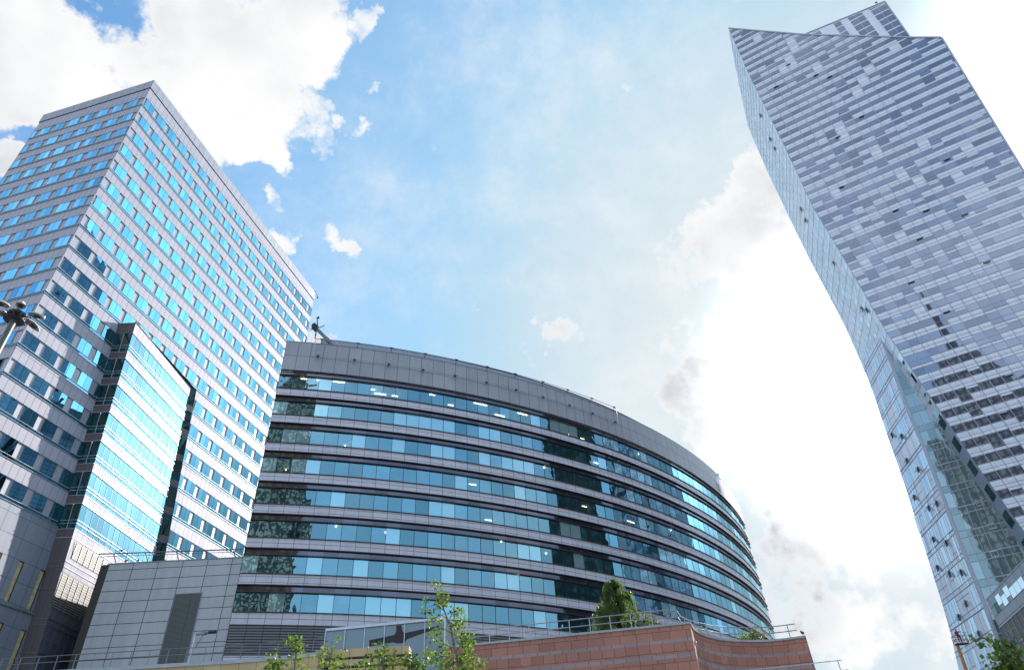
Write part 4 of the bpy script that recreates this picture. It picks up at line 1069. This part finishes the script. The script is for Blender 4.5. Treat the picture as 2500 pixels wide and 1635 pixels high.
# floodlight mast on the parapet walkway
ms = empty('mast_lamp', (-21.4, 44.9, 13.0), 'thin steel mast with angled floodlight arm on the sandstone parapet', 'lamp')
def pxp(x_, z_): return Vector((x_, 0, z_))
m_ = MB(); m_.bar((0,0,0), (0,0,2.0), .07, 8, .06); m_.build('pole', M['steel'], ms)
m_ = MB(); m_.bar((0,0,2.0), (1.15,-.45,1.95), .07, 6); m_.bar((.15,0,1.2), (.6,-.2,1.95), .03, 5); m_.bar((.45,-.15,2.05), (.8,-.3,1.95), .11, 6); m_.build('arm', M['grey_metal'], ms)
m_ = MB(); m_.bar((1.0,-.4,1.98), (1.5,-.55,1.92), .10, 8); m_.build('floodlight', M['dark_metal'], ms)

# ------------------------------------------------------------------ boom lift with a window cleaner
bl_ = empty('boom_lift', (52.0, 93.0, 0), 'orange boom lift raised beside the skyscraper foot', 'boom lift')
o_ = Vector((52.0, 93.0, 0))
m_ = MB(); m_.obox((-1.2,-2,.6), (2.4,0,0), (0,4,0), (0,0,1.2))
for sx in (-1.2, 1.0):
    for sy in (-1.5, 1.2): m_.bar((sx,sy,.5), (sx+.25,sy,.5), .5, 14)
m_.build('chassis', M['orange'], bl_)
m_ = MB(); m_.bar((0,0,1.8), Vector((54.0,94.9,17.0))-o_, .28, 8, .25); m_.bar(Vector((54.0,94.9,17.0))-o_, Vector((55.72,97.1,23.1))-o_, .24, 8, .18)
m_.build('boom', M['orange'], bl_)
bc = Vector((56.15, 96.8, 23.0))-o_
m_ = MB(); m_.obox(bc+Vector((-.75,-.4,0)), (1.5,0,0), (0,.8,0), (0,0,.12))
for z_ in (.55, 1.05):
    for a_, b_ in (((-.75,-.4),(.75,-.4)),((.75,-.4),(.75,.4)),((.75,.4),(-.75,.4)),((-.75,.4),(-.75,-.4))):
        m_.bar(bc+Vector((*a_,z_)), bc+Vector((*b_,z_)), .035, 5)
for a_ in ((-.75,-.4),(.75,-.4),(.75,.4),(-.75,.4),(0,-.4)): m_.bar(bc+Vector((*a_,0)), bc+Vector((*a_,1.05)), .03, 5)
m_.build('basket', M['red_cloth'], bl_)
def person(loc, rz, label):
    V = [(0,0,.95),(0,0,1.2),(0,0,1.42),(0,0,1.52),(0,.02,1.68),(-.19,0,1.40),(-.28,.12,1.15),(-.26,.34,1.08),(.19,0,1.42),(.34,.24,1.42),(.50,.44,1.52),
         (-.10,0,.90),(-.11,.02,.5),(-.11,0,.08),(-.11,.13,.04),(.10,0,.90),(.11,.02,.5),(.11,0,.08),(.11,.13,.04),(0,.01,1.60)]
    E_ = [(0,1),(1,2),(2,3),(3,19),(19,4),(2,5),(5,6),(6,7),(2,8),(8,9),(9,10),(0,11),(11,12),(12,13),(13,14),(0,15),(15,16),(16,17),(17,18)]
    Rr = [.15,.15,.16,.06,.09,.07,.05,.04,.07,.05,.04,.10,.07,.05,.04,.10,.07,.05,.04,.10]
    me = bpy.data.meshes.new('person'); me.from_pydata(V, E_, []); o = bpy.data.objects.new('person', me); link(o)
    o.location = loc; o.rotation_euler.z = rz
    sk = o.modifiers.new('skin', 'SKIN'); me.skin_vertices[0].data[0].use_root = True
    for i, r_ in enumerate(Rr): me.skin_vertices[0].data[i].radius = (r_, r_)
    o.modifiers.new('sub', 'SUBSURF').levels = 2; o.modifiers['sub'].render_levels = 2
    me.materials.append(M['red_cloth']); tag(o, label, 'person')
    h = MB(); h.bar((0,.02,1.70), (0,.02,1.80), .115, 10, .07); h.build('helmet', M['red_cloth'], o)
    return o
person((56.15, 96.8, 23.12), R(-30), 'person in dark red overalls standing in the lift basket reaching out')
tl = MB(); tl.bar((56.85,96.95,24.55), (57.5,97.3,24.5), .03, 5); tl.bar((57.5,97.1,24.5), (57.5,97.5,24.5), .05, 5); tag(tl.build('window_squeegee', M['dark_metal']), 'window cleaning squeegee held out from the lift basket', 'tool')

# ------------------------------------------------------------------ pigeons
def pigeon(loc, rz, label):
    o = empty('pigeon', loc, label, 'bird', 'pigeons perched on roof edges', rz)
    if pigeon.src is None:
        mb = MB(); N = 8
        prof = [(-.16,.10,.012),(-.10,.12,.04),(-.02,.14,.07),(.06,.16,.065),(.10,.21,.035),(.13,.25,.035),(.16,.25,.02),(.19,.245,.004)]
        rings = [[Vector((x_, math.cos(2*math.pi*j/N)*r_, z_+math.sin(2*math.pi*j/N)*r_)) for j in range(N)] for x_, z_, r_ in prof]
        for a_, b_ in zip(rings, rings[1:]):
            for j in range(N): mb.face([a_[j], b_[j], b_[(j+1)%N], a_[(j+1)%N]])
        mb.bar((.0,.03,.08), (.0,.03,0), .008, 4); mb.bar((.0,-.03,.08), (.0,-.03,0), .008, 4)
        mb.face([Vector((-.14,.02,.11)), Vector((-.30,.03,.06)), Vector((-.30,-.03,.06)), Vector((-.14,-.02,.11))])
        pigeon.src = mb.build('body', M['pigeon'], o)
    else:
        c = pigeon.src.copy(); link(c, o)
    o.scale = (1.5, 1.5, 1.5)
    return o
pigeon.src = None
pigeon((19.0, 50.95, 14.07), R(100), 'pigeon on the right corner of the red stone wall')
for s, t_ in ((1.9, 'pigeon on the round rail left of the first bracket, leftmost of three'),):
    q = L0+dk*2.2+Z*(ZT+.92)+nk*.86; pigeon(q, .3, 'pigeon perched on the round rail of the panelled block')
q = L0+dk*2.6+Z*(ZT+.1)+nk*.0; pigeon(q, .9, 'pigeon on the panelled block coping, left one below the rail')
q = L0+dk*3.9+Z*(ZT+.1)+nk*.0; pigeon(q, 2.2, 'pigeon on the panelled block coping, right one below the rail')

# ------------------------------------------------------------------ sky, sun
SUN_AZ, SUN_EL = 57.5, 28.9
sv = Vector((math.cos(R(SUN_AZ))*math.cos(R(SUN_EL)), math.sin(R(SUN_AZ))*math.cos(R(SUN_EL)), math.sin(R(SUN_EL))))
sd_ = bpy.data.lights.new('sun', 'SUN'); so = bpy.data.objects.new('sun', sd_); link(so)
sd_.energy = 2.7; sd_.angle = R(.55); sd_.color = (1, .95, .87)
so.rotation_euler = sv.to_track_quat('Z', 'Y').to_euler()
world = bpy.data.worlds.new('World'); sc.world = world; world.use_nodes = True
t = NT(world.node_tree); t.n.clear(); out = t.node('ShaderNodeOutputWorld')
sky = t.node('ShaderNodeTexSky'); sky.sky_type = 'NISHITA'; sky.sun_disc = False
sky.sun_elevation = R(SUN_EL); sky.sun_rotation = R(90-SUN_AZ); sky.air_density = 1.0; sky.dust_density = .12; sky.ozone_density = 2.5; sky.altitude = 100
bg = t.node('ShaderNodeBackground'); bg.inputs[1].default_value = .135
stint = t.node('ShaderNodeMix', data_type='RGBA', blend_type='MULTIPLY'); stint.inputs[0].default_value = 1; t.lk(sky.outputs[0], stint.inputs[6]); stint.inputs[7].default_value = (.74, .98, 1.0, 1); t.lk(stint.outputs[2], bg.inputs[0])
tc = t.node('ShaderNodeTexCoord'); D = tc.outputs['Generated']
def noise(scale, det=8, rough=.6, off=0, vec=None):
    n = t.node('ShaderNodeTexNoise'); n.inputs['Scale'].default_value = scale; n.inputs['Detail'].default_value = det; n.inputs['Roughness'].default_value = rough
    mp = t.node('ShaderNodeMapping'); mp.inputs['Location'].default_value = (off, off*.7, off*1.3); t.lk(vec or D, mp.inputs[0]); t.lk(mp.outputs[0], n.inputs['Vector']); return n
# warp the direction a little so that blob borders billow
wn_ = noise(14, 6, .6, 3.1); vs = t.node('ShaderNodeVectorMath'); vs.operation = 'SUBTRACT'; t.lk(wn_.outputs['Color'], vs.inputs[0]); vs.inputs[1].default_value = (.5,.5,.5)
vsc = t.node('ShaderNodeVectorMath'); vsc.operation = 'SCALE'; t.lk(vs.outputs[0], vsc.inputs[0]); vsc.inputs['Scale'].default_value = .13
va = t.node('ShaderNodeVectorMath'); va.operation = 'ADD'; t.lk(D, va.inputs[0]); t.lk(vsc.outputs[0], va.inputs[1])
vn = t.node('ShaderNodeVectorMath'); vn.operation = 'NORMALIZE'; t.lk(va.outputs[0], vn.inputs[0])
BLOBS = [(-0.5029, 0.3934, 0.7696, 0.0753, 1), (-0.5484, 0.3849, 0.7424, 0.0591, 1), (-0.4516, 0.426, 0.7839, 0.0512, 0.9), (-0.3353, 0.4315, 0.8375, 0.1058, 1.1), (-0.2531, 0.4174, 0.8728, 0.0761, 1.1), (-0.3907, 0.486, 0.7818, 0.0654, 1), (-0.3321, 0.5059, 0.7961, 0.0573, 1), (-0.224, 0.4529, 0.8629, 0.0363, 0.8), (-0.3185, 0.5398, 0.7792, 0.0318, 0.8), (-0.2488, 0.5019, 0.8283, 0.0319, 0.62), (-0.2446, 0.5385, 0.8063, 0.0299, 0.62), (-0.2824, 0.513, 0.8106, 0.0317, 0.6), (-0.5719, 0.4556, 0.6822, 0.03, 0.9), (-0.1687, 0.4234, 0.8901, 0.023, 0.75), (-0.2203, 0.5228, 0.8235, 0.0173, 0.7), (-0.1903, 0.5414, 0.8189, 0.0198, 0.68), (-0.166, 0.5088, 0.8447, 0.0163, 0.55), (-0.3224, 0.5908, 0.7396, 0.0162, 0.66), (-0.2494, 0.66, 0.7086, 0.0256, 0.8), (-0.3087, 0.6369, 0.7064, 0.0277, 0.72), (-0.273, 0.7418, 0.6125, 0.0229, 0.7), (-0.437, 0.4886, 0.7552, 0.0439, 0.8), (0.078, 0.7797, 0.6213, 0.033, 0.6), (0.1893, 0.5027, 0.8435, 0.0118, 0.55), (0.0987, 0.5751, 0.8121, 0.0113, 0.5), (0.3411, 0.6065, 0.7182, 0.0481, 0.9), (0.2998, 0.6633, 0.6857, 0.0664, 0.9), (0.2562, 0.6944, 0.6725, 0.0455, 0.75), (0.3693, 0.6731, 0.6408, 0.0851, 1.0), (0.4341, 0.719, 0.5428, 0.1057, 1.0), (0.3613, 0.7672, 0.5299, 0.1005, 0.95), (0.2807, 0.7797, 0.5598, 0.0616, 0.95), (0.2441, 0.8158, 0.5242, 0.0454, 0.95), (0.2941, 0.8238, 0.4846, 0.0817, 1.1), (0.3937, 0.8091, 0.4362, 0.1007, 0.9), (0.2331, 0.7776, 0.584, 0.0346, 0.6), (0.5793, 0.4446, 0.6832, 0.1071, 0.4), (0.5583, 0.3765, 0.7393, 0.0646, 0.3), (0.4258, 0.8431, 0.3285, 0.08, 0.75), (0.3585, 0.8699, 0.3388, 0.0548, 0.6), (0.448, 0.8621, 0.2367, 0.0658, 0.62), (0.3403, 0.9072, 0.2472, 0.0523, 0.62), (0.391, 0.8957, 0.2116, 0.067, 0.6), (0.3169, 0.9003, 0.2984, 0.0449, 0.55), (0.3221, 0.8486, 0.4196, 0.0581, 0.7), (0.5198, 0.7612, 0.3878, 0.0896, 0.8)]
cur = None
for x_, y_, z_, ang, st_ in BLOBS:
    dt = t.node('ShaderNodeVectorMath'); dt.operation = 'DOT_PRODUCT'; t.lk(vn.outputs[0], dt.inputs[0]); dt.inputs[1].default_value = (x_, y_, z_)
    b_ = t.smooth(dt.outputs['Value'], math.cos(ang*1.35), math.cos(ang*.25), 0, st_)
    cur = b_ if cur is None else t.m('SMOOTH_MAX', cur, b_, .12)
# free clouds elsewhere in the sky, behind and above the viewer
fw = noise(2.3, 6, .55, 11.0); dtb = t.node('ShaderNodeVectorMath'); dtb.operation = 'DOT_PRODUCT'; t.lk(D, dtb.inputs[0]); dtb.inputs[1].default_value = (0, math.cos(p), math.sin(p))
mask = t.smooth(dtb.outputs['Value'], .62, .40); free = t.m('MULTIPLY', t.smooth(fw.outputs[0], .40, .72, .12, .75), mask)
n1_ = noise(7, 12, .62, 1.0); n2_ = noise(26, 8, .65, 5.0)
dens = t.m('ADD', cur, t.m('ADD', t.m('MULTIPLY', t.m('SUBTRACT', n1_.outputs[0], .5), 1.9), t.m('MULTIPLY', t.m('SUBTRACT', n2_.outputs[0], .5), .8)))
wisp = noise(3.2, 10, .68, 21.0)
alpha = t.m('MAXIMUM', t.smooth(dens, .38, .78), free)
alpha = t.m('MAXIMUM', alpha, t.smooth(wisp.outputs[0], .42, .78, 0, .6))
# thin veil towards the sun
sdn = t.node('ShaderNodeVectorMath'); sdn.operation = 'DOT_PRODUCT'; t.lk(D, sdn.inputs[0]); sdn.inputs[1].default_value = tuple(sv)
sdot = sdn.outputs['Value']
bdn = t.node('ShaderNodeVectorMath'); bdn.operation = 'DOT_PRODUCT'; t.lk(D, bdn.inputs[0]); bdn.inputs[1].default_value = tuple(au(21)*math.cos(R(36))+Z*math.sin(R(36)))
added_glow = t.smooth(bdn.outputs['Value'], math.cos(R(21)), math.cos(R(7)), 0, 1.1)  # added bright sky patch out of view, lifts the tower's window reflections
veiln = noise(2.2, 5, .5, 7.0)
veil = t.m('MULTIPLY', t.smooth(sdot, .35, 1.0, .0, 1.0), t.m('ADD', .45, t.m('MULTIPLY', veiln.outputs[0], .9)), clamp=True)
veil = t.m('MAXIMUM', veil, t.smooth(sdot, .55, .92))
zz_ = t.node('ShaderNodeSeparateXYZ'); t.lk(D, zz_.inputs[0])
veil = t.m('MAXIMUM', veil, t.smooth(zz_.outputs[2], .80, .20, .0, .80))
vcol = t.node('ShaderNodeBackground'); t.lk(t.mix(t.smooth(sdot, .78, .995), (.50, .80, 1.0), (.84, .94, 1.0)), vcol.inputs[0])
t.lk(t.m('ADD', added_glow, t.m('ADD', .36, t.m('MULTIPLY', t.m('POWER', t.smooth(sdot, .95, 1.002), 3), .9))), vcol.inputs[1])
veil = t.m('ADD', veil, added_glow, clamp=True)
mv = t.node('ShaderNodeMixShader'); t.lk(veil, mv.inputs[0]); t.lk(bg.outputs[0], mv.inputs[1]); t.lk(vcol.outputs[0], mv.inputs[2])
# cloud brightness: forward scattering near the sun, grey bellies in the thick parts
n3_ = noise(4.5, 5, .5, 2.0)
thick = t.smooth(dens, .45, 1.0)
belly = t.m('MULTIPLY', thick, t.smooth(n3_.outputs[0], .38, .62))
low_ = t.node('ShaderNodeSeparateXYZ'); t.lk(D, low_.inputs[0])
belly = t.m('MULTIPLY', belly, t.smooth(low_.outputs[2], .80, .40, .40, 1.0))
lum = t.m('ADD', .415, t.m('MULTIPLY', t.m('POWER', t.smooth(sdot, .955, 1.002), 3), 1.2))
lum = t.m('ADD', lum, t.smooth(sdot, .1, -.5, 0, .45))
lum = t.m('MULTIPLY', lum, t.m('SUBTRACT', 1, t.m('MULTIPLY', belly, .42)))
ccol = t.mix(belly, (1.0, 1.0, 1.0), (.86, .91, 1.0))
cbg = t.node('ShaderNodeBackground'); t.lk(ccol, cbg.inputs[0]); t.lk(lum, cbg.inputs[1])
alpha = t.m('MULTIPLY', alpha, t.m('SUBTRACT', 1, added_glow), clamp=True)
mx = t.node('ShaderNodeMixShader'); t.lk(alpha, mx.inputs[0]); t.lk(mv.outputs[0], mx.inputs[1]); t.lk(cbg.outputs[0], mx.inputs[2])
t.lk(mx.outputs[0], out.inputs[0])

# ------------------------------------------------------------------ render settings
sc.view_settings.view_transform = 'Standard'; sc.view_settings.look = 'None'; sc.view_settings.gamma = 1
sc.view_settings.exposure = 1.28
sc.cycles.max_bounces = 8; sc.cycles.transparent_max_bounces = 8; sc.cycles.glossy_bounces = 4; sc.cycles.diffuse_bounces = 3
sc.cycles.use_denoising = True
